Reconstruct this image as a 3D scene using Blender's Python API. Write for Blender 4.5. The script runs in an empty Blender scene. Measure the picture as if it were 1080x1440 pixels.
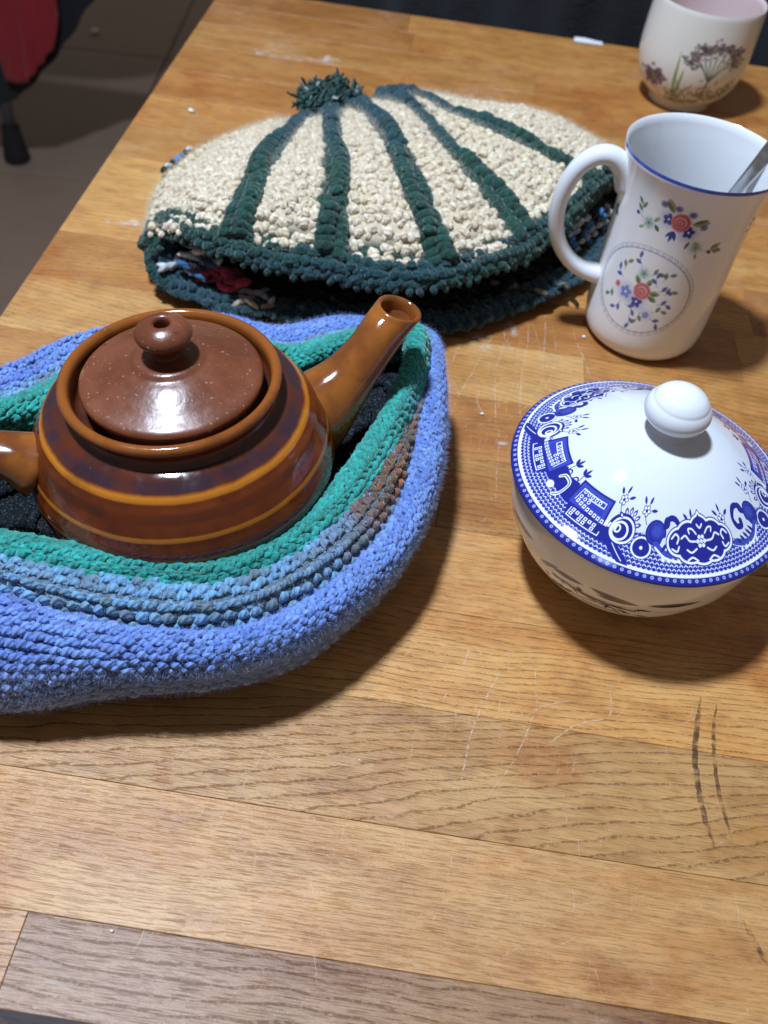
import bpy, math, random
import numpy as np
from mathutils import Matrix, Vector

random.seed(4)
rng = np.random.default_rng(7)
CM = 0.01                                  # everything below is written in centimetres
SC = bpy.context.scene
COL = SC.collection
PI = math.pi

# ------------------------------------------------------------------ camera
cam = bpy.data.cameras.new('camera')
camo = bpy.data.objects.new('camera', cam)
COL.objects.link(camo)
cr, cu, cf = (0.99023, 0.10516, 0.09156), (-0.13943, 0.74684, 0.65022), (0.0, 0.65664, -0.75421)
m = Matrix(((cr[0], cu[0], -cf[0]), (cr[1], cu[1], -cf[1]), (cr[2], cu[2], -cf[2]))).to_4x4()
m.translation = (0, 0, 28 * CM)
camo.matrix_world = m
cam.sensor_fit = 'VERTICAL'
cam.sensor_height = 24.0
cam.sensor_width = 18.0
cam.lens = 24.0 * 1250 / 1440
cam.clip_start = 0.01
cam.clip_end = 60
cam.dof.use_dof = True
cam.dof.focus_distance = 0.30
cam.dof.aperture_fstop = 9.5
SC.camera = camo

# ------------------------------------------------------------------ world and lamps
w = bpy.data.worlds.new('World')
SC.world = w
w.use_nodes = True
bg = w.node_tree.nodes['Background']
bg.inputs[0].default_value = (1.0, 0.95, 0.90, 1)
bg.inputs[1].default_value = 0.15
lamp = bpy.data.lights.new('ceiling_lamp', 'AREA')
lamp.shape = 'DISK'
lamp.size = 0.13
lamp.energy = 30.5
lamp.color = (0.70, 0.82, 1.0)
lo = bpy.data.objects.new('ceiling_lamp', lamp)
COL.objects.link(lo)
lo.location = (-0.33, 0.27, 1.30)
lo.rotation_euler = (Vector((0.05, 0.27, 0)) - Vector(lo.location)).to_track_quat('-Z', 'Y').to_euler()
SC.view_settings.view_transform = 'Standard'
SC.view_settings.look = 'None'
SC.view_settings.exposure = 0.0
SC.view_settings.gamma = 1.0

# ------------------------------------------------------------------ node helpers
def sock(node, key):
    return node.inputs[key]

class NT:
    def __init__(s, name):
        s.mat = bpy.data.materials.new(name)
        s.mat.use_nodes = True
        s.t = s.mat.node_tree
        s.t.nodes.clear()
        s.out = s.t.nodes.new('ShaderNodeOutputMaterial')
        s.p = s.t.nodes.new('ShaderNodeBsdfPrincipled')
        s.t.links.new(s.p.outputs[0], s.out.inputs[0])
    def put(s, inp, v):
        if v is None:
            return
        if isinstance(v, bpy.types.NodeSocket):
            s.t.links.new(v, inp)
        elif isinstance(v, (tuple, list)) and len(v) == 3 and inp.type == 'RGBA':
            inp.default_value = (*v, 1)
        else:
            inp.default_value = v
    def n(s, typ, ins=None, out=0, **kw):
        nd = s.t.nodes.new('ShaderNode' + typ)
        for k, v in kw.items():
            setattr(nd, k, v)
        for k, v in (ins or {}).items():
            s.put(nd.inputs[k], v)
        return nd.outputs[out]
    def m(s, op, a, b=None, c=None, clamp=False):
        return s.n('Math', {0: a, 1: b, 2: c}, operation=op, use_clamp=clamp)
    def mix(s, f, a, b, blend='MIX'):
        nd = s.t.nodes.new('ShaderNodeMix')
        nd.data_type = 'RGBA'
        nd.blend_type = blend
        s.put(nd.inputs[0], f); s.put(nd.inputs[6], a); s.put(nd.inputs[7], b)
        return nd.outputs[2]
    def step(s, v, a, b, c=0.0, d=1.0):
        return s.n('MapRange', {0: v, 1: a, 2: b, 3: c, 4: d}, interpolation_type='SMOOTHSTEP')
    def noise(s, vec, scale, detail=2.0, rough=0.5, out=0):
        return s.n('TexNoise', {'Vector': vec, 'Scale': scale, 'Detail': detail, 'Roughness': rough}, out)
    def sepxyz(s, v):
        nd = s.t.nodes.new('ShaderNodeSeparateXYZ')
        s.put(nd.inputs[0], v)
        return nd.outputs
    def xyz(s, x, y, z=0.0):
        return s.n('CombineXYZ', {0: x, 1: y, 2: z})
    def attr(s, name, out=0):
        return s.n('Attribute', out=out, attribute_name=name)
    def obj(s):
        return s.n('TexCoord', out=3)
    def uv(s, name='UVMap'):
        return s.n('UVMap', uv_map=name)
    def set(s, **kw):
        names = dict(color='Base Color', rough='Roughness', metal='Metallic', spec='Specular IOR Level', normal='Normal',
                     coat='Coat Weight', coatr='Coat Roughness', sheen='Sheen Weight', sss='Subsurface Weight', alpha='Alpha', ior='IOR')
        for k, v in kw.items():
            s.put(s.p.inputs[names[k]], v)
        return s
    def bump(s, h, strength=0.3, dist=0.001, normal=None):
        return s.n('Bump', {'Height': h, 'Strength': strength, 'Distance': dist, 'Normal': normal})

# ------------------------------------------------------------------ mesh helpers (input in cm)
def link(name, me, mat, parent):
    o = bpy.data.objects.new(name, me)
    COL.objects.link(o)
    if mat is not None and len(me.materials) == 0:
        me.materials.append(mat)
    o.parent = parent
    return o

def mesh(name, V, F, mat, parent=None, smooth=True, uv=None, col=None, origin=(0, 0, 0), sharp=None):
    """V (N,3) in cm; F list of tuples or (M,k) array; uv per loop (L,2); col per point (N,3)"""
    V = (np.asarray(V, float) - np.asarray(origin, float)) * CM
    me = bpy.data.meshes.new(name)
    if isinstance(F, np.ndarray):
        M, k = F.shape
        me.vertices.add(len(V)); me.vertices.foreach_set('co', V.astype(np.float32).ravel())
        me.loops.add(M * k); me.loops.foreach_set('vertex_index', F.astype(np.int32).ravel())
        me.polygons.add(M)
        me.polygons.foreach_set('loop_start', np.arange(0, M * k, k, dtype=np.int32))
        me.update(calc_edges=True)
    else:
        me.from_pydata(V.tolist(), [], F)
    me.polygons.foreach_set('use_smooth', np.full(len(me.polygons), smooth))
    if uv is not None:
        l = me.uv_layers.new(name='UVMap')
        l.data.foreach_set('uv', np.asarray(uv, np.float32).ravel())
    if col is not None:
        a = me.attributes.new('col', 'FLOAT_COLOR', 'POINT')
        c4 = np.ones((len(V), 4), np.float32); c4[:, :3] = col
        a.data.foreach_set('color', c4.ravel())
    if sharp:
        me.set_sharp_from_angle(angle=math.radians(sharp))
    me.validate()
    o = link(name, me, mat, parent)
    o.location = Vector(origin) * CM
    return o

def empty(name, loc, label, cat, group=None):
    o = bpy.data.objects.new(name, None)
    o.empty_display_size = 0.02
    COL.objects.link(o)
    o.location = Vector(loc) * CM
    return tag(o, label, cat, group)

def tag(o, label=None, cat=None, group=None, kind=None):
    for k, v in (('label', label), ('category', cat), ('group', group), ('kind', kind)):
        if v:
            o[k] = v
    return o

def grid_faces(nu, nv, closed_u=False):
    i, j = np.meshgrid(np.arange(nu if closed_u else nu - 1), np.arange(nv - 1), indexing='ij')
    i, j = i.ravel(), j.ravel()
    i2 = (i + 1) % nu
    return np.stack([i * nv + j, i2 * nv + j, i2 * nv + j + 1, i * nv + j + 1], 1)

def cat_rom(P, t, closed=False):
    """P (n,...), t in [0,n-1] or [0,n) when closed"""
    P = np.asarray(P, float); n = len(P); t = np.asarray(t, float)
    i = np.floor(t).astype(int)
    if not closed:
        i = np.clip(i, 0, n - 2)
    f = (t - i).reshape((-1,) + (1,) * (P.ndim - 1))
    def g(k):
        if closed:
            return P[k % n]
        lo_, hi_ = 2 * P[0] - P[1], 2 * P[-1] - P[-2]
        r = P[np.clip(k, 0, n - 1)].copy()
        r[k < 0] = lo_; r[k > n - 1] = hi_
        return r
    a, b, c, d = g(i - 1), g(i), g(i + 1), g(i + 2)
    return 0.5 * ((2 * b) + (-a + c) * f + (2 * a - 5 * b + 4 * c - d) * f ** 2 + (-a + 3 * b - 3 * c + d) * f ** 3)

def spline(P, n, closed=False):
    """n points evenly spaced in arc length along a Catmull-Rom curve"""
    P = np.asarray(P, float)
    T = np.linspace(0, len(P) if closed else len(P) - 1, 400)
    Q = cat_rom(P, T, closed)
    d = np.r_[0, np.cumsum(np.linalg.norm(np.diff(Q[:, :3], axis=0), axis=1))]
    s = np.linspace(0, d[-1], n + 1)[:-1] if closed else np.linspace(0, d[-1], n)
    return np.stack([np.interp(s, d, Q[:, k]) for k in range(Q.shape[1])], 1)

def lathe(name, prof, mat, parent, c=(0, 0), n=96, tilt=None, uvmode=None, smoothn=0, sharp=None, wob=0.0):
    """surface of revolution about a vertical axis through c; prof [(r,z)...]"""
    prof = np.asarray(prof, float)
    if smoothn:
        prof = spline(np.c_[prof, np.zeros(len(prof))], smoothn)[:, :2]
    k = len(prof)
    a = np.linspace(0, 2 * PI, n, endpoint=False)
    rr = prof[None, :, 0] * (1 + wob * np.sin(3 * a + 1)[:, None])
    V = np.stack([c[0] + rr * np.cos(a)[:, None], c[1] + rr * np.sin(a)[:, None], np.broadcast_to(prof[None, :, 1], (n, k))], -1).reshape(-1, 3)
    F = grid_faces(n, k, True)
    uv = None
    if uvmode is not None:
        i, j = np.meshgrid(np.arange(n), np.arange(k - 1), indexing='ij')
        i, j = i.ravel(), j.ravel()
        vv = uvmode(prof)
        U0, U1 = i / n, (i + 1) / n
        uv = np.stack([np.stack([U0, vv[j]], -1), np.stack([U1, vv[j]], -1), np.stack([U1, vv[j + 1]], -1), np.stack([U0, vv[j + 1]], -1)], 1).reshape(-1, 2)
    o = mesh(name, V, F, mat, parent, uv=uv, sharp=sharp)
    if tilt is not None:
        apply_tilt(o, tilt, (c[0], c[1], 0))
    return o

def apply_tilt(o, M3, pivot):
    me = o.data
    V = np.empty(len(me.vertices) * 3, np.float32); me.vertices.foreach_get('co', V)
    V = V.reshape(-1, 3); p = np.array(pivot) * CM
    V = (V - p) @ np.array(M3).T + p
    me.vertices.foreach_set('co', V.astype(np.float32).ravel()); me.update()

def frames(P, up=(0, 0, 1)):
    T = np.gradient(P, axis=0); T /= np.linalg.norm(T, axis=1)[:, None]
    up = np.asarray(up, float)
    N = np.empty_like(T)
    v = up - T[0] * (up @ T[0])
    if np.linalg.norm(v) < 1e-3:
        v = np.array([1, 0, 0]) - T[0] * T[0][0]
    N[0] = v / np.linalg.norm(v)
    for i in range(1, len(P)):
        v = N[i - 1] - T[i] * (N[i - 1] @ T[i])
        N[i] = v / np.linalg.norm(v)
    return T, N, np.cross(T, N)

def tube_vf(P, R, sides=12, squash=1.0, up=(0, 0, 1), cap=True):
    P = np.asarray(P, float); n = len(P)
    R = np.broadcast_to(np.asarray(R, float), (n,))
    T, N, B = frames(P, up)
    a = np.linspace(0, 2 * PI, sides, endpoint=False)
    V = P[:, None, :] + R[:, None, None] * (np.cos(a)[None, :, None] * N[:, None, :] + squash * np.sin(a)[None, :, None] * B[:, None, :])
    V = V.reshape(-1, 3)
    F = []
    for i in range(n - 1):
        for j in range(sides):
            k = (j + 1) % sides
            F.append((i * sides + j, i * sides + k, (i + 1) * sides + k, (i + 1) * sides + j))
    if cap:
        F.append(tuple(range(sides))[::-1]); F.append(tuple((n - 1) * sides + j for j in range(sides)))
    return V, F

def tube(name, P, R, mat, parent, sides=16, squash=1.0, up=(0, 0, 1), sharp=None, cap=True):
    V, F = tube_vf(P, R, sides, squash, up, cap)
    return mesh(name, V, F, mat, parent, sharp=sharp)

def join_vf(parts):
    V, F, o = [], [], 0
    for v, f in parts:
        V.append(np.asarray(v)); F += [tuple(i + o for i in t) for t in f]; o += len(v)
    return np.concatenate(V), F

# ---------------- yarn: many small bent sausages in one mesh
def sausage(rings=6, sides=6, bend=0.0):
    """unit capsule along x from -.5 to .5, radius 1 in y,z; returns verts, quads, per-loop uv"""
    t = np.linspace(-0.5, 0.5, rings)
    rad = np.sqrt(np.clip(1 - (np.abs(t) * 2) ** 2.6, 0.0, 1)) * 0.95 + 0.05
    a = np.linspace(0, 2 * PI, sides, endpoint=False)
    X = np.repeat(t, sides)
    Y = (rad[:, None] * np.cos(a)).ravel(); Z = (rad[:, None] * np.sin(a)).ravel()
    V = np.stack([X, Y, Z], 1)
    F = grid_faces(rings, sides)
    wrap = np.stack([np.arange(rings - 1) * sides + sides - 1, (np.arange(rings - 1) + 1) * sides + sides - 1, (np.arange(rings - 1) + 1) * sides, np.arange(rings - 1) * sides], 1)
    F = np.concatenate([F, wrap])
    ui = np.repeat(np.linspace(0, 1, rings), sides)
    vi = np.tile(np.arange(sides) / sides, rings)
    UV = np.stack([ui[F], vi[F]], -1)
    UV[-len(wrap):, 2:, 1] = 1.0
    return V, F, UV.reshape(-1, 2)

class Yarn:
    def __init__(s):
        s.V, s.F, s.UV, s.C, s.n = [], [], [], [], 0
    def add(s, O, X, Z, L, R, C, bend=0.0, flat=0.85, rings=6, sides=6, sway=0.0):
        """O origins, X long axis, Z outward normal (N,3); L lengths, R radii (N,), C colours (N,3)"""
        O, X, Z = (np.asarray(q, float).reshape(-1, 3) for q in (O, X, Z))
        N = len(O)
        X = X / np.linalg.norm(X, axis=1)[:, None]
        Z = Z - X * (Z * X).sum(1)[:, None]; Z /= np.linalg.norm(Z, axis=1)[:, None]
        Y = np.cross(Z, X)
        v, f, uv = sausage(rings, sides)
        L = np.broadcast_to(L, (N,)); R = np.broadcast_to(R, (N,)); bend = np.broadcast_to(bend, (N,)); sway = np.broadcast_to(sway, (N,))
        px = v[None, :, 0] * L[:, None]
        arch = (1 - (2 * v[:, 0]) ** 2)[None, :]
        py = v[None, :, 1] * R[:, None] + sway[:, None] * arch
        pz = v[None, :, 2] * R[:, None] * flat + bend[:, None] * arch
        P = O[:, None] + px[..., None] * X[:, None] + py[..., None] * Y[:, None] + pz[..., None] * Z[:, None]
        m_ = len(v)
        s.V.append(P.reshape(-1, 3)); s.F.append((f[None] + (np.arange(N) * m_)[:, None, None]).reshape(-1, 4) + s.n)
        s.UV.append(np.tile(uv, (N, 1)))
        s.C.append(np.repeat(np.broadcast_to(np.asarray(C, float), (N, 3)), m_, 0))
        s.n += N * m_
    def build(s, name, mat, parent, kind='stuff'):
        o = mesh(name, np.concatenate(s.V), np.concatenate(s.F), mat, parent, uv=np.concatenate(s.UV), col=np.concatenate(s.C))
        if kind:
            o['kind'] = kind
        return o

def fuzz(name, roots, dirs, length, cols, mat, parent, radius=0.0035, curl=0.35, seg=5):
    n = len(roots)
    hc = bpy.data.hair_curves.new(name)
    hc.add_curves([seg] * n)
    L = np.broadcast_to(length, (n,))
    d = dirs / np.linalg.norm(dirs, axis=1)[:, None]
    P = np.empty((n, seg, 3)); P[:, 0] = roots
    for k in range(1, seg):
        d = d + rng.normal(0, curl, (n, 3)); d /= np.linalg.norm(d, axis=1)[:, None]
        P[:, k] = P[:, k - 1] + d * (L / (seg - 1))[:, None]
    P[:, :, 2] = np.maximum(P[:, :, 2], 0.02)
    hc.attributes['position'].data.foreach_set('vector', (P * CM).astype(np.float32).ravel())
    r = hc.attributes.get('radius') or hc.attributes.new('radius', 'FLOAT', 'POINT')
    r.data.foreach_set('value', np.full(n * seg, radius * CM, np.float32))
    a = hc.attributes.new('col', 'FLOAT_COLOR', 'CURVE')
    c4 = np.ones((n, 4), np.float32); c4[:, :3] = cols
    a.data.foreach_set('color', c4.ravel())
    hc.materials.append(mat)
    o = bpy.data.objects.new(name, hc); COL.objects.link(o); o.parent = parent
    o['kind'] = 'stuff'
    return o

# ---------------- flat prints drawn in code (decals of the china)
class Canvas:
    def __init__(s, wpx, hpx, wcm, hcm, bgc):
        s.w, s.h, s.sx, s.sy = wpx, hpx, wpx / wcm, hpx / hcm
        s.a = np.empty((hpx, wpx, 3), np.float32); s.a[:] = np.array(bgc, np.float32) / 255
        s.wc = wcm
    def _box(s, x0, x1, y0, y1):
        i0, i1 = max(0, int(x0 * s.sx) - 2), min(s.w, int(x1 * s.sx) + 3)
        j0, j1 = max(0, int(y0 * s.sy) - 2), min(s.h, int(y1 * s.sy) + 3)
        if i1 <= i0 or j1 <= j0:
            return None
        X, Y = np.meshgrid((np.arange(i0, i1) + .5) / s.sx, (np.arange(j0, j1) + .5) / s.sy)
        return (slice(j0, j1), slice(i0, i1)), X, Y
    def _paint(s, sl, d, col, alpha, soft):
        c = np.clip(0.5 - d / soft, 0, 1) * alpha
        s.a[sl] = s.a[sl] * (1 - c[..., None]) + np.array(col, np.float32) / 255 * c[..., None]
    def ellipse(s, cx, cy, rx, ry, col, ang=0.0, alpha=1.0, soft=0.02, ring=None):
        r = max(rx, ry) + soft
        b = s._box(cx - r, cx + r, cy - r, cy + r)
        if b is None:
            return
        sl, X, Y = b
        ca, sa = math.cos(ang), math.sin(ang)
        u = ((X - cx) * ca + (Y - cy) * sa) / rx; v = (-(X - cx) * sa + (Y - cy) * ca) / ry
        q = np.sqrt(u * u + v * v); d = (q - 1) * min(rx, ry)
        if ring:
            d = np.abs(d) - ring
        s._paint(sl, d, col, alpha, soft)
    def stroke(s, pts, wd, col, alpha=1.0, soft=0.02, taper=False):
        pts = np.asarray(pts, float)
        for k in range(len(pts) - 1):
            a, b_ = pts[k], pts[k + 1]
            w_ = wd * (1 - 0.8 * (k + .5) / (len(pts) - 1)) if taper else wd
            lo_, hi_ = np.minimum(a, b_) - w_ - soft, np.maximum(a, b_) + w_ + soft
            q = s._box(lo_[0], hi_[0], lo_[1], hi_[1])
            if q is None:
                continue
            sl, X, Y = q
            e = b_ - a; t = np.clip(((X - a[0]) * e[0] + (Y - a[1]) * e[1]) / max(e @ e, 1e-9), 0, 1)
            s._paint(sl, np.hypot(X - a[0] - t * e[0], Y - a[1] - t * e[1]) - w_ / 2, col, alpha, soft)
    def curve(s, pts, wd, col, n=24, **k):
        s.stroke(spline(np.c_[np.asarray(pts, float), np.zeros(len(pts))], n)[:, :2], wd, col, **k)
    def poly(s, pts, col, alpha=1.0, soft=0.02):
        P = np.asarray(pts, float)
        q = s._box(P[:, 0].min(), P[:, 0].max(), P[:, 1].min(), P[:, 1].max())
        if q is None:
            return
        sl, X, Y = q
        ins = np.zeros(X.shape, bool); d = np.full(X.shape, 1e9)
        for k in range(len(P)):
            a, b_ = P[k], P[(k + 1) % len(P)]
            cond = ((a[1] > Y) != (b_[1] > Y))
            xi = (b_[0] - a[0]) * (Y - a[1]) / (b_[1] - a[1] + 1e-12) + a[0]
            ins ^= cond & (X < xi)
            e = b_ - a; t = np.clip(((X - a[0]) * e[0] + (Y - a[1]) * e[1]) / max(e @ e, 1e-9), 0, 1)
            d = np.minimum(d, np.hypot(X - a[0] - t * e[0], Y - a[1] - t * e[1]))
        s._paint(sl, np.where(ins, -d, d), col, alpha, soft)
    def leaf(s, x, y, ang, ln, wd, col, alpha=1.0, soft=0.03):
        t = np.linspace(0, 1, 9); wv = np.sin(t * PI) ** 0.8 * wd / 2
        dx, dy = math.cos(ang), math.sin(ang)
        up = [(x + dx * ln * a - dy * b, y + dy * ln * a + dx * b) for a, b in zip(t, wv)]
        dn = [(x + dx * ln * a + dy * b, y + dy * ln * a - dx * b) for a, b in zip(t, wv)]
        s.poly(up + dn[::-1][1:-1], col, alpha, soft)
    def image(s, name):
        im = bpy.data.images.new(name, s.w, s.h)
        px = np.ones((s.h, s.w, 4), np.float32); px[..., :3] = np.clip(s.a, 0, 1)
        im.pixels.foreach_set(px.ravel()); im.update(); im.pack()
        return im

def china(name, im=None, color=(.8, .8, .8), rough=0.09):
    t = NT(name)
    ob = t.obj()
    b = t.bump(t.noise(ob, 60, 2), 0.06, 0.0006)
    c = color
    if im is not None:
        nd = t.t.nodes.new('ShaderNodeTexImage'); nd.image = im; nd.extension = 'EXTEND'; nd.interpolation = 'Cubic'
        t.put(nd.inputs[0], t.uv()); c = nd.outputs[0]
    t.set(color=c, rough=t.step(t.noise(ob, 90, 3), .3, .75, rough * .7, rough * 1.6), spec=0.5, normal=b, sss=0.0)
    return t.mat

# ================================================================== SETTING
# ---- floor of large brown tiles, 74 cm below the table top
def mat_floor():
    t = NT('floor_tile')
    ob = t.n('NewGeometry')
    c = t.mix(t.noise(ob, 9, 5, .6), (.25, .165, .12), (.34, .235, .175))
    c = t.mix(t.step(t.noise(ob, 70, 2), .62, .8, 0, .4), c, (.14, .11, .09))
    t.set(color=c, rough=.5, normal=t.bump(t.noise(ob, 40, 3), .15, .002))
    return t.mat
FM = mat_floor()
FZ = -74.0
floor = tag(mesh('floor', [(-420, -160, FZ - .3), (300, -160, FZ - .3), (300, 480, FZ - .3), (-420, 480, FZ - .3)], [(0, 1, 2, 3)], None), kind='structure')
gm = NT('floor_grout'); gm.set(color=(.06, .045, .038), rough=.9); floor.data.materials.append(gm.mat)
def bevel_box(x0, x1, y0, y1, z0, z1, b):
    V = [(x0, y0, z0), (x1, y0, z0), (x1, y1, z0), (x0, y1, z0), (x0, y0, z1 - b), (x1, y0, z1 - b), (x1, y1, z1 - b), (x0, y1, z1 - b),
         (x0 + b, y0 + b, z1), (x1 - b, y0 + b, z1), (x1 - b, y1 - b, z1), (x0 + b, y1 - b, z1)]
    F = [(3, 2, 1, 0)] + [(i, (i + 1) % 4, 4 + (i + 1) % 4, 4 + i) for i in range(4)] + [(4 + i, 4 + (i + 1) % 4, 8 + (i + 1) % 4, 8 + i) for i in range(4)] + [(8, 9, 10, 11)]
    return V, F
TS = 62.0
V, F = bevel_box(-TS / 2 + .2, TS / 2 - .2, -TS / 2 + .2, TS / 2 - .2, -.5, 0, .2)
tile0 = mesh('tile', V, F, FM, floor, smooth=False)
fa = math.radians(4.0)
fx, fy = -72.0, 232.0
first = True
for i in range(-5, 6):
    for j in range(-6, 4):
        o = tile0 if first else tile0.copy()
        if not first:
            COL.objects.link(o)
        first = False
        lx, ly = (i - .5) * TS, (j - .5) * TS
        o.location = (Vector((fx + lx * math.cos(fa) - ly * math.sin(fa), fy + lx * math.sin(fa) + ly * math.cos(fa), FZ + random.uniform(-.04, .04)))) * CM
        o.rotation_euler = (0, 0, fa)

# ---- table: oak butcher-block top of separate planks
def mat_wood():
    t = NT('oak_plank')
    uv = t.uv(); loc = t.uv('loc')
    x, y, _ = t.sepxyz(uv); lx, ly, _ = t.sepxyz(loc)
    pk = t.n('SeparateColor', {0: t.attr('pk')}, 0).node.outputs
    amt, axis, tilt = pk[0], pk[1], pk[2]
    warp = t.noise(t.xyz(t.m('MULTIPLY', x, .09), t.m('MULTIPLY', y, .22)), 1.0, 2)
    yy = t.m('ABSOLUTE', t.m('SUBTRACT', t.m('ADD', ly, t.m('MULTIPLY_ADD', warp, 1.6, -.8)), t.m('MULTIPLY_ADD', axis, 20, -10)))
    wob = t.noise(t.xyz(t.m('MULTIPLY', x, .45), t.m('MULTIPLY', y, 1.6)), 1.0, 3)
    grow = t.m('SUBTRACT', t.m('MULTIPLY', lx, t.m('MULTIPLY', tilt, .6)), t.m('MULTIPLY', t.m('POWER', yy, 1.3), 1.45))
    ring = t.m('ADD', grow, t.m('MULTIPLY', wob, .9))
    fr = t.m('FRACT', ring)
    cen = t.m('ABSOLUTE', t.m('SUBTRACT', fr, .5))
    line = t.step(cen, .02, .10, 1, 0)
    broad = t.step(fr, .5, 1.0, 1, 0)
    broad = t.m('MULTIPLY', broad, t.step(fr, .42, .52))
    fib = t.noise(t.xyz(t.m('MULTIPLY', x, .6), t.m('MULTIPLY', y, 26.0)), 1.0, 3, .6)
    dash = t.noise(t.xyz(t.m('MULTIPLY', x, 1.5), t.m('MULTIPLY', y, 5.0)), 1.0, 3, .6)
    pore = t.noise(t.xyz(t.m('MULTIPLY', x, 1.05), t.m('MULTIPLY', y, 36.0)), 1.0, 2, .5)
    dash2 = t.noise(t.xyz(t.m('MULTIPLY', x, 5.5), t.m('MULTIPLY', y, 9.0)), 1.0, 1, .5)
    lines = t.m('MULTIPLY', t.m('MULTIPLY', line, t.m('MULTIPLY', t.step(dash, .34, .50), t.step(dash2, .38, .56, .35, 1))), t.m('MINIMUM', t.m('MULTIPLY', amt, 1.25), 1.0))
    pores = t.m('MULTIPLY', t.step(pore, .56, .70), .74)
    dark = t.m('MAXIMUM', lines, pores)
    big = t.noise(t.xyz(t.m('MULTIPLY', x, .14), t.m('MULTIPLY', y, .5)), 1.0, 4, .6)
    ray = t.noise(t.xyz(t.m('MULTIPLY', x, 1.3), t.m('MULTIPLY', y, 3.2)), 1.0, 3, .7)
    base = t.attr('col')
    c = t.mix(t.step(big, .3, .70, 0, .85), base, t.mix(1.0, base, (.74, .58, .40), 'MULTIPLY'))
    mott = t.noise(t.xyz(t.m('MULTIPLY', x, .38), t.m('MULTIPLY', y, .9)), 1.0, 4, .6)
    c = t.mix(t.step(mott, .45, .70, 0, .5), c, t.mix(1.0, c, (1.18, 1.12, 1.0), 'MULTIPLY'))
    c = t.mix(t.step(ray, .48, .72, 0, .40), c, t.mix(1.0, c, (1.25, 1.22, 1.20), 'MULTIPLY'))
    c = t.mix(t.m('MULTIPLY', t.m('MULTIPLY', broad, amt), .30), c, t.mix(1.0, c, (.70, .60, .48), 'MULTIPLY'))
    c = t.mix(t.step(fib, .42, .70, 0, .35), c, t.mix(1.0, c, (.70, .61, .50), 'MULTIPLY'))
    c = t.mix(t.m('MULTIPLY', dark, .72), c, t.mix(1.0, c, (.27, .19, .14), 'MULTIPLY'))
    # worn, washed-out patches and tiny white flecks in the pores (wear with a shape of its own)
    geo = t.n('NewGeometry')
    wear = t.noise(geo, 12, 5, .62)
    wfine = t.noise(t.xyz(t.m('MULTIPLY', x, 1.2), t.m('MULTIPLY', y, 7.0)), 1.0, 4, .7)
    worn = t.m('MULTIPLY', t.step(wear, .54, .70), t.step(wfine, .46, .64))
    c = t.mix(t.m('MULTIPLY', worn, .42), c, (.58, .50, .43))
    stain = t.noise(geo, 22, 5, .62)
    c = t.mix(t.step(stain, .52, .70, 0, .70), c, t.mix(1.0, c, (.80, .55, .30), 'MULTIPLY'))
    fleck = t.noise(t.xyz(t.m('MULTIPLY', x, 5.0), t.m('MULTIPLY', y, 12.0)), 1.0, 2, .5)
    c = t.mix(t.m('MULTIPLY', t.step(fleck, .73, .79, 0, .7), t.step(wear, .40, .55)), c, (.68, .62, .58))
    spk = t.noise(t.xyz(t.m('MULTIPLY', x, 9.0), t.m('MULTIPLY', y, 22.0)), 1.0, 3, .7)
    grime = t.noise(t.xyz(t.m('MULTIPLY', x, .5), t.m('MULTIPLY', y, 1.1)), 1.0, 5, .65)
    c = t.mix(t.step(grime, .48, .68, 0, .55), c, t.mix(1.0, c, (.66, .58, .52), 'MULTIPLY'))
    h = t.m('ADD', t.m('SUBTRACT', t.m('MULTIPLY', fib, .30), dark), t.m('MULTIPLY', spk, .55))
    rough = t.m('ADD', t.m('MULTIPLY_ADD', wear, .26, .25), t.m('MULTIPLY', dark, .2))
    t.set(color=c, rough=rough, spec=.5, normal=t.bump(h, .45, .0007), coat=.16, coatr=.36)
    return t.mat
WM = mat_wood()
TA = math.radians(-1.0)
table = empty('table', (-20.3, 40, 0), 'worn oak butcher-block table carrying the teapot, mugs and sugar bowl', 'table')
def tp(x, y):        # table axes (1 degree off the camera's x) to world
    return x * math.cos(TA) - y * math.sin(TA) - .7, x * math.sin(TA) + y * math.cos(TA)
rows = [4.55, 7.08, 11.25, 15.62, 19.85, 24.05, 28.3, 32.4, 36.7, 40.9, 45.1, 49.4, 53.6, 57.8, 62.0, 66.2, 70.4, 74.2, 77.75]
pal = [(.46, .265, .115), (.53, .315, .145), (.42, .225, .090), (.50, .285, .120), (.57, .36, .175), (.38, .20, .085), (.47, .25, .10)]
spec = {0: ([-8.05], [(.50, .31, .15), (.30, .190, .115)]), 1: ([46], [(.515, .335, .165), (.5, .3, .15)]), 2: ([38], [(.475, .315, .150), (.5, .3, .15)]),
        3: ([-16, 30], [(.5, .3, .15), (.55, .345, .165), (.46, .26, .11)]), 4: ([-12.5, 24.0], [(.5, .3, .15), (.53, .325, .155), (.43, .235, .095)]),
        5: ([2.5, 33], [(.52, .33, .17), (.44, .265, .12), (.5, .3, .13)]), 6: ([-14, 20], [(.5, .3, .15), (.40, .205, .085), (.42, .22, .09)]),
        7: ([9, 40], [(.54, .35, .18), (.47, .27, .11), (.44, .25, .1)]),
        10: ([-11.5, 14], [(.62, .42, .21), (.52, .31, .13), (.5, .3, .13)]), 11: ([-13.6, 6], [(.47, .28, .125), (.60, .40, .20), (.5, .28, .12)])}
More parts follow.
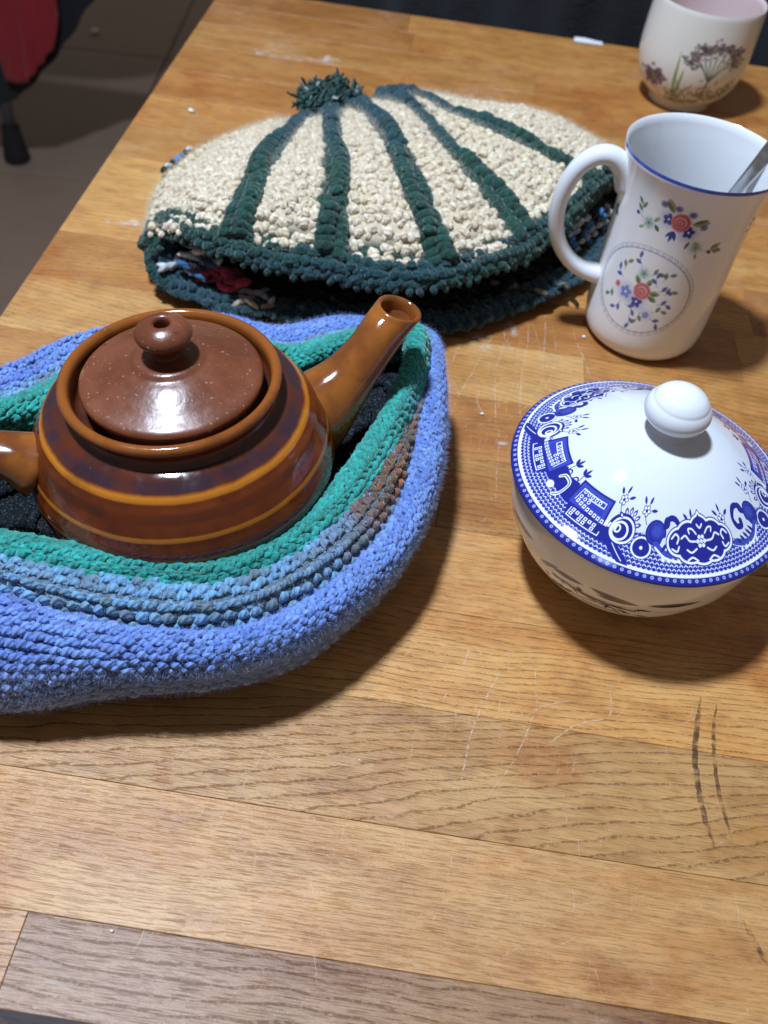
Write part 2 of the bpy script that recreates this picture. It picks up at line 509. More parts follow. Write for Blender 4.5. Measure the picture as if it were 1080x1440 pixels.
def plank(x0, x1, y0, y1, colr, pk):
    c = ((x0 + x1) / 2, (y0 + y1) / 2)
    dz = random.uniform(-.012, .012)
    V, F = bevel_box(x0 - c[0], x1 - c[0], y0 - c[1], y1 - c[1], -3.6, dz * .4, .016)
    me = bpy.data.meshes.new('plank')
    me.from_pydata([tuple(q * CM for q in v) for v in V], [], F)
    u = me.uv_layers.new(name='UVMap'); l = me.uv_layers.new(name='loc')
    ox, oy = random.uniform(0, 400), random.uniform(0, 400)
    for lp in me.loops:
        v = V[lp.vertex_index]; e = (v[2] if v[2] < -.2 else 0)
        u.data[lp.index].uv = (v[0] + ox, v[1] + oy + e); l.data[lp.index].uv = (v[0], v[1] + e)
    for nm, cc in (('col', colr), ('pk', pk)):
        a = me.attributes.new(nm, 'FLOAT_COLOR', 'POINT')
        a.data.foreach_set('color', np.tile(np.array([*cc, 1], np.float32), len(V)))
    o = link('plank', me, WM, table)
    wx, wy = tp(*c)
    o.location = Vector((wx + 20.3, wy - 40, 0)) * CM
    o.rotation_euler = (0, 0, TA)
for r in range(len(rows) - 1):
    y0, y1 = rows[r], rows[r + 1]
    if r in spec:
        js, cs = spec[r]
        xs = [-19.6] + js + [62]
    else:
        xs = [-19.6]; x = -19.6 + random.uniform(7, 26)
        while x < 55:
            xs.append(x); x += random.uniform(18, 34)
        xs.append(62); cs = [random.choice(pal) for _ in xs]
    for k in range(len(xs) - 1):
        g_ = random.uniform(.95, 1.05); colr = tuple(q * g_ * h_ for q, h_ in zip(cs[k], (1.00, .86, .66) if r < 3 else (1.10, .965, .66)))
        sg = random.choice((0, 1))
        pk = (random.uniform(.25, .9), .5 + (sg - .5) * random.uniform(.22, .85), random.uniform(0, .9) ** 2)
        if r == 0: pk = (.95, .30, .03)
        if r == 1: pk = (.34, .02, .05)
        if r == 2: pk = (1.0, .365, .85)
        if r == 3: pk = (.85, .12, .04)
        if r == 4: pk = (.55, .93, .06)
        plank(xs[k] + .006, xs[k + 1] - .006, y0 + .006, y1 - .006, colr, pk)
# table frame under the top: apron and legs
def woodplain():
    t = NT('oak_plain'); ob = t.obj(); x, y, z = t.sepxyz(ob)
    t.set(color=t.mix(t.noise(t.xyz(t.m('MULTIPLY', x, 8), t.m('MULTIPLY', y, 60), t.m('MULTIPLY', z, 60)), 1, 4), (.30, .17, .07), (.45, .27, .12)), rough=.5)
    return t.mat
WP = woodplain()
for (x0, x1, y0, y1) in ((-16, 58, 8, 10), (-16, 58, 72, 74), (-16, -14, 10.1, 71.9), (56, 58, 10.1, 71.9)):
    V, F = bevel_box(x0, x1, y0, y1, -12, -3.7, .1)
    o = mesh('apron', [(v[0] + 20.3, v[1] - 40, v[2]) for v in V], F, WP, table, smooth=False)
for (x0, y0) in ((-15.9, 8.1), (-15.9, 67.9), (52, 8.1), (52, 67.9)):
    V, F = bevel_box(x0 + .2, x0 + 5.8, y0 + 2.1, y0 + 5.7, FZ, -3.75, .1)
    o = mesh('leg', [(v[0] + 20.3, v[1] - 40, v[2]) for v in V], F, WP, table, smooth=False)

# ---- scratches, burn marks and flour smears on the table top
SCR = [
 [(2.85,37.15),(2.24,34.48)],[(4.28,37.31),(3.72,35.58),(3.29,33.96),(2.78,32.39),(2.55,31.36)],[(5.50,38.25),(5.00,36.98),(4.62,35.47),(4.35,34.34)],
 [(5.76,37.65),(5.52,35.82),(5.48,34.43),(5.68,32.86),(5.64,31.31)],[(6.12,39.25),(6.07,36.90),(5.82,34.96),(5.73,33.45),(5.74,30.79)],[(6.98,40.15),(7.01,38.43),(6.87,36.28),(6.74,33.66)],
 [(6.33,38.78),(6.68,36.87),(6.76,35.16)],[(7.38,38.85),(7.52,36.90),(7.36,35.29),(6.89,33.69),(6.40,32.72),(4.86,30.74)],[(4.45,34.36),(4.49,32.46),(4.58,30.68)],
 [(3.68,32.58),(3.65,32.01),(3.96,31.30)],[(3.19,30.80),(3.18,30.00)],[(8.43,38.92),(8.64,37.64),(8.95,36.42),(9.23,34.94)],[(4.74,29.66),(4.69,27.88),(4.66,25.52)],
 [(4.87,38.62),(4.88,36.96)],[(2.45,33.33),(2.79,32.25)],[(2.94,33.00),(2.70,32.23)],[(4.24,31.16),(4.28,30.49)],[(4.72,32.94),(4.65,31.79)],
 [(5.20,17.95),(4.58,16.36),(4.12,15.02),(3.78,13.01),(3.64,12.37)],[(3.98,18.53),(4.68,17.56)],[(6.38,16.21),(5.63,14.18),(4.69,12.65)],[(9.04,17.66),(9.02,16.34),(7.78,15.73),(6.50,14.58)],
 [(3.16,16.43),(3.01,15.83)],[(5.21,17.19),(4.98,15.71)],[(6.33,17.82),(6.38,16.21)],[(7.81,16.72),(6.64,16.32),(5.87,15.64)],[(3.86,18.35),(3.53,16.92)],[(11.02,17.67),(10.45,17.21)],
 [(12.01,19.37),(11.77,18.40),(12.70,18.39)],[(6.51,15.88),(6.38,15.51)]]
STN = [[(12.47,17.60),(11.99,15.41),(11.94,13.58),(12.20,11.93)],[(13.03,17.40),(12.70,15.92),(12.62,14.06),(12.83,12.25)],[(12.79,9.80),(13.34,8.54)]]
def ribbon(pts, wd, z, n=None, taper=True, rag=0.0):
    pts = np.asarray(pts, float)
    ln = np.linalg.norm(np.diff(pts, axis=0), axis=1).sum()
    n = n or max(5, int(ln / .12))
    q = spline(np.c_[pts, np.zeros(len(pts))], n)[:, :2]
    q = q + rng.normal(0, .012, q.shape)
    T = np.gradient(q, axis=0); T /= np.linalg.norm(T, axis=1)[:, None]; N = np.stack([-T[:, 1], T[:, 0]], 1)
    s = np.linspace(0, 1, n)
    wv = wd * (np.minimum(1, np.minimum(s, 1 - s) * 5 + .12) if taper else 1) * (1 + rng.normal(0, rag, n)) / 2
    wv = np.maximum(wv, .004)
    V = np.concatenate([np.c_[q + N * wv[:, None], np.full(n, z)], np.c_[q - N * wv[:, None], np.full(n, z)]])
    F = [(i, i + 1, n + i + 1, n + i) for i in range(n - 1)]
    return V, F
def mat_mark(name, c, lo_, hi_, scale, amax, rough=.5, stretch=None):
    t = NT(name); geo = t.n('NewGeometry')
    t.set(color=c, rough=rough, alpha=t.step(t.noise(geo, scale, 3, .6), lo_, hi_, 0, amax))
    return t.mat
parts = []
for l in SCR:
    parts.append(ribbon(l, random.uniform(.026, .046), .011, rag=.25))
for k in range(150):     # finer nicks between the long ones
    x, y = random.gauss(5, 2.2), random.gauss(33, 3.5)
    if k > 60: x, y = random.uniform(-6, 13), random.uniform(6, 19)
    a = random.gauss(1.45, .35); L = random.uniform(.3, 1.6)
    parts.append(ribbon([(x, y), (x + L * .5 * math.cos(a) + .05, y + L * .5 * math.sin(a)), (x + L * math.cos(a), y + L * math.sin(a))], random.uniform(.014, .022), .0105, rag=.2))
def rel(o):      # meshes written in world cm, parented to the table at its base
    o.location = Vector((20.3, -40, 0)) * CM
    return o
V, F = join_vf(parts)
o = rel(mesh('scratch', V, F, mat_mark('scratch_pale', (.78, .62, .46),   .38, .60, 320, .50), table)); o['kind'] = 'stuff'
V, F = join_vf([ribbon(STN[0], .20, .012, rag=.05), ribbon(STN[1], .14, .012, rag=.05), ribbon(STN[2], .15, .012, rag=.05)])
rel(mesh('burn_mark', V, F, mat_mark('burn_mark', (.055, .022, .012),   .30, .72, 220, .72), table))
parts = []
def blot(x, y, rx, ry, z):
    n = 18; a = np.linspace(0, 2 * PI, n, endpoint=False); k = 1 + rng.normal(0, .22, n)
    V = np.c_[x + rx * k * np.cos(a), y + ry * k * np.sin(a), np.full(n, z)]
    return np.r_[V, [[x, y, z]]], [(i, (i + 1) % n, n) for i in range(n)]
for x, y, rx, ry in ((5.1, 29.6, .55, .25), (3.3, 37.1, .7, .5), (4.3, 36.3, .8, .5), (5.3, 37.9, .6, .6), (-11.5, 66.5, 2.2, .8), (-8.5, 67.2, 1.2, .7),
                    (-17.0, 42.6, 1.6, .5), (8.6, 51, 1.0, .7), (9.4, 52.5, .6, .6), (14.2, 34.1, .9, .3), (-9.6, 35.5, 1.5, 1.2)):
    for _ in range(3):
        parts.append(blot(x + random.gauss(0, rx * .4), y + random.gauss(0, ry * .4), rx * random.uniform(.4, .8), ry * random.uniform(.4, .8), .0125 + .0004 * len(parts)))
V, F = join_vf(parts)
o = rel(mesh('flour_smear', V, F, mat_mark('flour_smear', (.80, .78, .76),   .42, .75, 120, .42, .8), table)); o['kind'] = 'stuff'

# crumbs
def pebble(r, sub=1):
    import bmesh
    b = bmesh.new(); bmesh.ops.create_icosphere(b, subdivisions=sub, radius=1)
    V = np.array([v.co[:] for v in b.verts]); F = [tuple(v.index for v in f.verts) for f in b.faces]; b.free()
    return V * r * (1 + rng.normal(0, .15, (len(V), 1))), F
cw = NT('white_crumb'); cw.set(color=(.75, .74, .72), rough=.7)
crs = [(-16.1, 56.3, .28), (3.9, 31.2, .11), (9.0, 38.2, .12), (-6.1, 7.0, .07)]
cl = ['white crumb lying alone left of the green pompom', 'white speck among the scratches right of the blue cosy', 'white speck beside the base of the floral mug', 'tiny pale speck at the corner of the dark plank nearest the viewer']
for (x, y, r), lb in zip(crs, cl):
    V, F = pebble(r)
    tag(mesh('crumb', np.asarray(V) * (1, .8, .6) + (x, y, r * .5), F, cw.mat), lb, 'crumb', 'white crumbs on the table')

# ================================================================== TEAPOT
POT = np.array((-7.17, 22.1))
PTILT = math.radians(-3.8)
def mat_glaze(name='brown_glaze', bands=True):
    t = NT(name); ob = t.obj(); x, y, z = t.sepxyz(ob)
    zc = t.m('MULTIPLY', z, 100.0)
    nz = t.noise(ob, 55, 4, .6)
    streak = t.noise(t.xyz(t.m('MULTIPLY', x, 60), t.m('MULTIPLY', y, 60), t.m('MULTIPLY', z, 14)), 1.0, 3, .6)
    brown, dark, amber = (.110, .021, .005), (.032, .009, .007), (.56, .190, .016)
    c = t.mix(t.step(streak, .35, .72), brown, (.185, .038, .007))
    if bands:
        zz = t.m('ADD', zc, t.m('MULTIPLY_ADD', nz, .12, -.06))
        def band(z0, w0):
            return t.step(t.m('ABSOLUTE', t.m('SUBTRACT', zz, z0)), w0 * .35, w0, 1, 0)
        c = t.mix(t.m('MULTIPLY', band(7.10, .28), t.step(streak, .30, .60, .15, .85)), c, (.040, .015, .014))
        c = t.mix(t.m('MULTIPLY', band(6.95, .16), t.step(streak, .35, .55, .35, 1.0)), c, (.038, .017, .024))
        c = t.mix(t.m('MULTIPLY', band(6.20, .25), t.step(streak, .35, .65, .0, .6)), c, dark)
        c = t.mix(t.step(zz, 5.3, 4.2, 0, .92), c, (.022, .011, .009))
        for z0, w0, a in ((6.72, .15, .92), (5.55, .12, .85), (4.75, .09, .35)):
            c = t.mix(t.m('MULTIPLY', band(z0, w0), a), c, amber)
        c = t.mix(t.step(zz, 7.55, 7.85, 0, .72), c, (.29, .090, .016))
    else:
        c = t.mix(t.step(streak, .30, .68), (.30, .098, .016), (.17, .048, .012))
        c = t.mix(t.step(nz, .58, .72, 0, .55), c, (.10, .030, .010))
    sp = t.noise(ob, 600, 1)
    blot = t.noise(ob, 38, 5, .65)
    c = t.mix(t.step(blot, .50, .68, 0, .55), c, t.mix(1.0, c, (.42, .34, .42), 'MULTIPLY'))
    c = t.mix(t.step(sp, .80, .84, 0, .35), c, (.5, .40, .32))
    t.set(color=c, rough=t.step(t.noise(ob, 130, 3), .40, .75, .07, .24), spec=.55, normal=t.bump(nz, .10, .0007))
    return t.mat
GL, GA = mat_glaze(), mat_glaze('amber_glaze', False)
tea = empty('teapot', (POT[0], POT[1], .3), 'brown glazed teapot with amber rings sitting in the folded blue cosy', 'teapot')
tea.rotation_euler = (0, PTILT, 0)
def untilt(P):            # world points -> points that land there once the pot leans
    P = np.asarray(P, float).copy(); x, z = P[..., 0] - POT[0], P[..., 2] - .3
    c_, s_ = math.cos(-PTILT), math.sin(-PTILT)
    P[..., 0] = POT[0] + c_ * x + s_ * z; P[..., 2] = .3 - s_ * x + c_ * z
    return P
def under(o, root):      # meshes were written in world cm: keep them there under their root
    o.location = Vector(o.location) - root.location
    return o
prof = [(0, .45), (2.6, .45), (2.75, .3), (3.15, .3), (3.3, .55), (4.2, 1.35), (4.9, 2.5), (5.2, 3.45), (5.26, 3.6), (5.25, 3.7), (5.33, 3.85), (5.42, 4.4), (5.40, 4.80), (5.33, 5.10), (5.22, 5.36), (5.20, 5.46), (5.21, 5.56), (5.14, 5.66), (5.10, 5.75), (4.80, 6.30), (4.62, 6.52), (4.56, 6.62), (4.55, 6.72), (4.47, 6.80),
        (4.20, 6.95), (3.85, 7.12), (3.55, 7.22), (3.46, 7.40), (3.50, 7.58), (3.62, 7.72), (3.70, 7.86), (3.69, 8.0), (3.60, 8.08), (3.46, 8.08), (3.36, 8.0), (3.31, 7.8), (3.28, 7.3), (3.1, 7.18), (2.75, 7.15), (2.7, 6.8), (3.6, 6.3), (4.8, 4.6), (4.5, 2.5), (3, 1.0), (0, .9)]
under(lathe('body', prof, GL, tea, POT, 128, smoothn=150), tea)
# lid, a little off centre so that a dark gap shows on its left
def mat_lid():
    t = NT('unglazed_lid'); ob = t.n('NewGeometry')
    nz = t.noise(ob, 45, 5, .65)
    c = t.mix(t.step(nz, .3, .7), (.120, .033, .014), (.185, .054, .022))
    c = t.mix(t.step(t.noise(ob, 700, 2), .66, .74, 0, .55), c, (.45, .33, .25))
    c = t.mix(t.step(t.noise(ob, 330, 2), .70, .76, 0, .7), c, (.03, .010, .008))
    c = t.mix(t.step(t.noise(ob, 60, 2), .66, .74, 0, .6), c, (.33, .15, .055))
    t.set(color=c, rough=t.step(nz, .3, .75, .24, .44), spec=.5, normal=t.bump(t.noise(ob, 260, 3), .30, .0005), coat=.30, coatr=.14)
    return t.mat
LM = mat_lid()
LC = POT + (.05, -.02)
lp = [(0, 7.0), (2.5, 7.05), (2.66, 7.2), (2.68, 7.68), (2.90, 7.74), (3.02, 7.84), (3.03, 8.0), (2.95, 8.10), (2.80, 8.16), (2.50, 8.26), (2.0, 8.48), (1.55, 8.66), (1.22, 8.76), (1.16, 8.84), (1.0, 8.90), (.72, 8.94), (.5, 8.95), (0, 8.95)]
lid = under(lathe('lid', lp, LM, tea, LC, 112, smoothn=70), tea)
kp = [(.50, 8.90), (.46, 9.05), (.50, 9.2), (.66, 9.38), (.84, 9.56), (.92, 9.72), (.90, 9.86), (.78, 10.00), (.58, 10.12), (.38, 10.18), (.28, 10.14), (.24, 9.98), (.20, 9.5), (0, 9.45)]
kn = lathe('knob', kp, LM, None, LC, 64, smoothn=44)
kn.parent = lid; kn.location = Vector((0, 0, 0)) - (tea.location + lid.location) if False else -(tea.location) - lid.location
# spout
ST = np.array([(-4.3, 23.9, 4.2), (-3.25, 24.45, 4.9), (-2.25, 25.25, 5.85), (-1.45, 26.05, 6.85), (-.90, 26.75, 7.65), (-.50, 27.25, 8.10)])
ST = untilt(ST)
sp = spline(np.c_[ST, [[1.90], [1.55], [1.10], [.87], [.85], [.88]]], 26)
def spout_mesh():
    P, R = sp[:, :3], sp[:, 3]
    T, N, B = frames(P)
    for i in range(len(P) - 9, len(P)):      # the mouth is cut nearly level
        f = (i - len(P) + 10) / 9; Tn = T[i] * (1 - .72 * f) + np.array((.12, -.12, 1)) * .72 * f; T[i] = Tn / np.linalg.norm(Tn)
        N[i] -= T[i] * (N[i] @ T[i]); N[i] /= np.linalg.norm(N[i]); B[i] = np.cross(T[i], N[i])
    sides = 40; a = np.linspace(0, 2 * PI, sides, endpoint=False); V = []
    rings = [(P[i], R[i], i, 0) for i in range(len(P))]
    for i in range(len(P)):
        tall = 1 + .22 * max(0, 1 - i / 14)
        V.append(P[i] + R[i] * (tall * np.cos(a)[:, None] * N[i] + np.sin(a)[:, None] * B[i]))
    # rounded lip, then down the inside
    e, Te = P[-1], T[-1]
    for rr, dz in ((.86, .06), (.79, .09), (.71, .05), (.65, -.06), (.61, -.4), (.54, -1.3)):
        V.append(e + Te * dz + rr * (np.cos(a)[:, None] * N[-1] + np.sin(a)[:, None] * B[-1]))
    n = len(V); V = np.concatenate(V); F = []
    for i in range(n - 1):
        for j in range(sides):
            k = (j + 1) % sides
            F.append((i * sides + j, i * sides + k, (i + 1) * sides + k, (i + 1) * sides + j))
    F.append(tuple((n - 1) * sides + j for j in range(sides)))
    return V, F
V, F = spout_mesh()
under(mesh('spout', V, F, GA, tea), tea)
HP = [(-12.0, 19.9, 5.1), (-12.55, 19.78, 5.45), (-13.3, 19.7, 5.62), (-14.6, 19.6, 5.5), (-15.8, 19.5, 4.7), (-16.3, 19.0, 3.3), (-15.7, 18.6, 1.9), (-14.2, 18.4, 1.1), (-12.4, 18.6, 1.0), (-10.7, 19.4, 1.3)]
HP = untilt(HP)
hp = spline(np.c_[np.array(HP), [[1.05], [.80], [.66], [.60], [.58], [.58], [.58], [.6], [.7], [.85]]], 44)
under(tube('handle', hp[:, :3], hp[:, 3], GA, tea, 24, squash=1.25), tea)
# ================================================================== BLUE KNITTED COSY
def mat_yarn(name='yarn', sheen=.35, ply=7.0, gain=1.0):
    t = NT(name); uv = t.uv(); u, v, _ = t.sepxyz(uv)
    c = t.attr('col')
    tw = t.m('SINE', t.m('MULTIPLY', t.m('ADD', t.m('MULTIPLY', u, 1.6), t.m('MULTIPLY', v, 2.0)), 2 * PI * 1.5))
    fine = t.noise(t.n('NewGeometry'), 1500, 2, .6)
    c = t.mix(t.step(tw, -1, -.2, .45, 0), c, t.mix(1.0, c, (.45, .45, .5), 'MULTIPLY'))
    c = t.mix(t.step(fine, .52, .75, 0, .28), c, t.mix(.35, c, (.9, .9, .95)))
    h = t.m('ADD', t.m('MULTIPLY', tw, .5), fine)
    t.set(color=c, rough=.9, spec=.15, sheen=sheen, normal=t.bump(h, .55, .0006))
    return t.mat
YM = mat_yarn()
SHADEM = mat_yarn('shade_dark_wool', sheen=0.0)  # no sheen, so the painted shade inside the blue cosy stays black
fz = NT('wool_fibre'); fz.set(color=fz.attr('col'), rough=.8, spec=.1); FZM = fz.mat

cosy = empty('tea_cosy', (-8, 20, 0), 'blue knitted tea cosy with teal edge folded down around the brown teapot', 'tea cosy')
ST_ = [  # teal ridge, groove, grey band, groove, blue ridge, outermost edge (front, then round the spout tip, then the back)
 [(-12.15,16.9,4.6),(-12.2,16.4,4.2),(-11.9,15.7,4.5),(-11.9,15.3,3.9),(-11.4,14.4,4.3),(-10.95,12.45,2.2)],
 [(-8.63,16.7,4.6),(-8.53,16.2,4.2),(-8.2,15.3,4.5),(-8.2,14.85,3.8),(-8.0,14.3,4.0),(-7.88,13.4,2.2)],
 [(-5.18,16.95,4.6),(-5.1,16.5,4.2),(-4.8,15.65,4.5),(-4.6,15.2,3.8),(-4.35,14.75,4.0),(-4.2,14.4,2.2)],
 [(-3.1,18.5,4.6),(-2.9,18.0,4.2),(-2.5,17.2,4.5),(-2.2,16.8,3.8),(-1.9,16.35,4.0),(-1.45,16.5,2.2)],
 [(-1.6,20.9,4.7),(-1.15,20.6,4.2),(-.65,19.85,4.4),(-.25,19.55,3.8),(.2,19.3,4.0),(.85,20.0,2.4)],
 [(-.63,23.4,4.9),(-.2,23.1,4.3),(.2,22.6,4.4),(.55,22.5,3.8),(1.1,22.5,4.1),(1.68,23.4,2.6)],
 [(.10,25.8,5.2),(.38,25.4,4.4),(.55,25.1,4.4),(.75,25.2,4.0),(1.3,25.2,4.4),(1.75,26.4,2.8)],
 [(.50,28.0,5.6),(.75,27.8,4.7),(.85,27.6,4.5),(1.0,27.9,4.3),(1.15,28.0,4.7),(1.45,28.9,3.2)],
 [(.18,29.2,5.9),(.55,29.9,5.1),(.70,30.1,4.9),(.82,30.3,4.5),(.75,30.1,4.8),(.80,30.8,3.3)],
 [(-1.0,29.3,5.5),(-1.0,29.9,4.9),(-1.05,30.2,4.7),(-1.1,30.5,4.5),(-1.15,30.6,4.6),(-1.1,31.4,3.1)],
 [(-2.4,28.9,5.2),(-2.7,29.7,4.6),(-2.8,30.0,4.4),(-2.95,30.3,4.3),(-3.1,30.6,4.4),(-3.4,31.8,2.8)],
 [(-4.4,28.1,4.7),(-4.9,28.8,4.2),(-5.1,29.1,4.0),(-5.3,29.4,3.9),(-5.55,29.7,4.0),(-6.1,31.2,2.4)],
 [(-8.0,28.1,4.6),(-8.3,28.8,4.3),(-8.4,29.1,4.3),(-8.5,29.4,4.2),(-8.6,29.8,4.2),(-9.0,31.0,2.6)],
 [(-11.5,25.6,4.9),(-11.9,26.2,4.5),(-12.1,26.5,4.4),(-12.3,26.8,4.4),(-12.5,27.2,4.4),(-13.2,28.6,2.8)],
 [(-13.4,22.9,5.0),(-13.9,23.5,4.6),(-14.1,23.8,4.5),(-14.3,24.1,4.5),(-14.5,24.5,4.5),(-15.5,25.9,3.0)],
 [(-16.6,21.6,4.4),(-16.9,22.1,4.1),(-17.1,22.4,4.1),(-17.2,22.6,4.0),(-17.4,23.0,4.0),(-18.0,24.2,2.6)],
 [(-17.9,19.6,4.0),(-18.2,19.5,3.8),(-18.4,19.4,3.9),(-18.6,19.3,3.6),(-18.9,19.2,3.7),(-19.9,19.0,2.2)],
 [(-16.6,17.7,4.3),(-16.8,17.2,4.0),(-16.9,16.6,4.2),(-17.0,16.2,3.7),(-17.0,15.3,4.0),(-17.2,13.4,2.2)],
 [(-14.8,17.2,4.5),(-15.0,16.7,4.1),(-14.9,16.0,4.4),(-14.9,15.6,3.8),(-14.6,14.5,4.2),(-14.2,12.5,2.2)],
]
CTR = []
for st in ST_:
    k1, k2, k3, k4, k5, k6 = (np.array(q, float) for q in st)
    o6 = (k6 - k5) * (1, 1, 0); k6 = k6 - o6 / max(np.linalg.norm(o6), .3) * .34
    inn = POT - k1[:2]; inn /= np.linalg.norm(inn)
    outd = k6 - k5; outd[2] = 0; ou = outd / max(np.linalg.norm(outd), 1e-6)
    ou = ou * .5 - np.r_[inn, 0] * .5; ou /= np.linalg.norm(ou)
    k0 = k1 + np.r_[inn * .48, -.42]; km = k0 + np.r_[-inn * .30, -1.5]; kn_ = k0 + np.r_[inn * .35, -2.6]
    kb = (k5 + k6) / 2 + ou * .38 + np.array([0, 0, .42])
    k7 = k6 - ou * .35 + np.array([0, 0, -1.1]); k8 = k6 - ou * 1.6; k8[2] = .18
    kz = np.r_[POT * .72 + k1[:2] * .28, .15]; CTR.append([kz, km, k0, k1, k2, k3, k4, k5, kb, k6, k7, k8])
CTR = np.array(CTR); NS, NP = CTR.shape[:2]
def cosyS(u, v):     # u in [0,NS), v in [0,NP-1]
    shp = np.shape(u); u = np.ravel(u) % NS; v = np.ravel(np.broadcast_to(v, shp))
    A = cat_rom(CTR, u, True)                      # (n,NP,3)
    n = len(u); i = np.clip(np.floor(v).astype(int), 0, NP - 2); f = (v - i)[:, None]
    ar = np.arange(n)
    g = lambda k: A[ar, np.clip(k, 0, NP - 1)]
    a, b, c, d = g(i - 1), g(i), g(i + 1), g(i + 2)
    return (.5 * ((2 * b) + (-a + c) * f + (2 * a - 5 * b + 4 * c - d) * f ** 2 + (-a + 3 * b - 3 * c + d) * f ** 3)).reshape(shp + (3,))
def cosyF(u, v):
    e = .01
    P = cosyS(u, v); Tu = cosyS(u + e, v) - cosyS(u - e, v); Tv = cosyS(u, np.minimum(v + e, NP - 1)) - cosyS(u, np.maximum(v - e, 0))
    Tu /= np.linalg.norm(Tu, axis=-1)[..., None]; Tv /= np.linalg.norm(Tv, axis=-1)[..., None]
    N = np.cross(Tv, Tu); N /= np.linalg.norm(N, axis=-1)[..., None]
    return P, Tu, Tv, N
# arc length in u so that stitches are evenly spaced
uu = np.linspace(0, NS, 1500)
ulen = np.r_[0, np.cumsum(np.linalg.norm(np.diff(cosyS(uu, np.full_like(uu, 5.0)), axis=0), axis=1))]
def u_even(n, ph=0.0):
    return np.interp(((np.arange(n) + ph) % n) / n * ulen[-1], ulen, uu)
# check orientation of the normal (outward on the blue side)
_, _, _, N_ = cosyF(np.array([2.0]), np.array([8.0]))
SGN = 1.0 if N_[0, 1] < 0 else -1.0
TEAL, TEAL2 = np.array((.015, .235, .195)), np.array((.02, .36, .31))
SKY, GREY = np.array((.15, .35, .58)), np.array((.12, .18, .23))
RUST, OLIVE = np.array((.27, .085, .025)), np.array((.11, .075, .04))
BLUE, BLUE2, PALE = np.array((.115, .215, .58)), np.array((.18, .315, .70)), np.array((.36, .43, .62))
def jit(c, s=.12, h=.025):
    return np.clip(c * (1 + rng.normal(0, s, (len(c), 1))) * (1 + rng.normal(0, h, c.shape)), .002, 1)
def smooth_rand(n, k):   # slowly varying 0..1 along a row
    q = rng.random(n); ker = np.ones(k) / k
    q = np.convolve(np.r_[q[-k:], q, q[:k]], ker, 'same')[k:-k]
    return np.clip((q - .5) * math.sqrt(k) * 1.2 + .5, 0, 1)
def vspan(u, v, dv):
    e = .02
    return np.linalg.norm(cosyS(u, np.minimum(v + e, NP - 1)) - cosyS(u, v - e), axis=-1) / (2 * e) * dv
def vstitch(Y, u, v, c, size, rad, ang=.52, lift=.08, dv=.35):
    """chain of V stitches: two legs leaning either way about the u direction"""
    P, Tu, Tv, N = cosyF(u, v); N = N * SGN
    h = np.clip(vspan(u, v, dv), .20, .62)
    for sg in (1, -1):
        X = Tu * math.cos(ang) + sg * Tv * math.sin(ang) + rng.normal(0, .06, P.shape)
        O = P + sg * Tv * (h * .26)[:, None] + N * lift + rng.normal(0, .02, P.shape)
        Y.add(O, X, N, size * rng.uniform(1.05, 1.35, len(u)), np.clip(h * .39, .12, .20) * rng.uniform(.9, 1.15, len(u)), jit(c, .10), bend=.06, rings=7, sides=8, flat=.78)
def pstitch(Y, u, v, c, size, rad, lift=.08, dv=.35, k=0):
    """purl bumps: interlocking arched loops lying along u"""
    P, Tu, Tv, N = cosyF(u, v); N = N * SGN
    h = np.clip(vspan(u, v, dv), .20, .62)
    X = Tu + rng.normal(0, .12, P.shape)
    sgn = 1
    Y.add(P + N * lift + rng.normal(0, .03, P.shape), X, N + Tv * .2, size * rng.uniform(1.0, 1.3, len(u)), np.clip(h * .42, .13, .22) * rng.uniform(.88, 1.15, len(u)), jit(c, .09), bend=.08, rings=8, sides=8, sway=sgn * h * rng.uniform(.25, .50, len(u)), flat=.78)
    for s_ in (1, -1):
        Y.add(P + s_ * Tu * size * .46 - sgn * Tv * (h * .42)[:, None] + N * (lift - .05) + rng.normal(0, .02, P.shape), Tu * .45 - s_ * sgn * Tv * .9, N, h * 1.1, np.clip(h * .34, .11, .19), jit(c * .9), bend=.03, rings=5, sides=6, flat=.8)
def front(u):    # 1 along the brown stretch on the right-hand side
    return np.clip(1.5 * np.exp(-((u - 5.2) / 1.25) ** 2), 0, 1)
NB = 128
teal, grey, blue = Yarn(), Yarn(), Yarn()
for k, v in enumerate((1.15, 1.7, 2.25, 2.75, 3.15, 3.6)):
    u = u_even(NB + 26, .5 * (k % 2)); vv = np.full_like(u, v)
    t_ = smooth_rand(len(u), 5)[:, None]
    vstitch(teal, u, vv, TEAL * (1 - t_) + TEAL2 * t_, .50, .155, lift=.06, dv=.5)
GV = (3.95, 4.35, 4.75, 5.15, 5.55, 5.95)
for k, v in enumerate(GV):
    u = u_even(NB, .5 * (k % 2)); vv = np.full_like(u, v)
    t_ = np.clip(smooth_rand(len(u), 2)[:, None] * 1.2 + .08, 0, 1)
    base = GREY * (1 - t_) + SKY * t_
    if k < 1: base = SKY * .8 + GREY * .2 + 0 * t_
    f_ = front(u)[:, None] * (1.0 if k in (1, 2, 3, 4) else .25)
    br = smooth_rand(len(u), 2)[:, None]
    base = base * (1 - f_) + f_ * (RUST * br + OLIVE * (1 - br))
    if k < 1: vstitch(grey, u, vv, base, .50, .14, dv=.45)
    else: pstitch(grey, u, vv, base, .40, .145, lift=.05 + .03 * (k % 2), dv=.40, k=k)
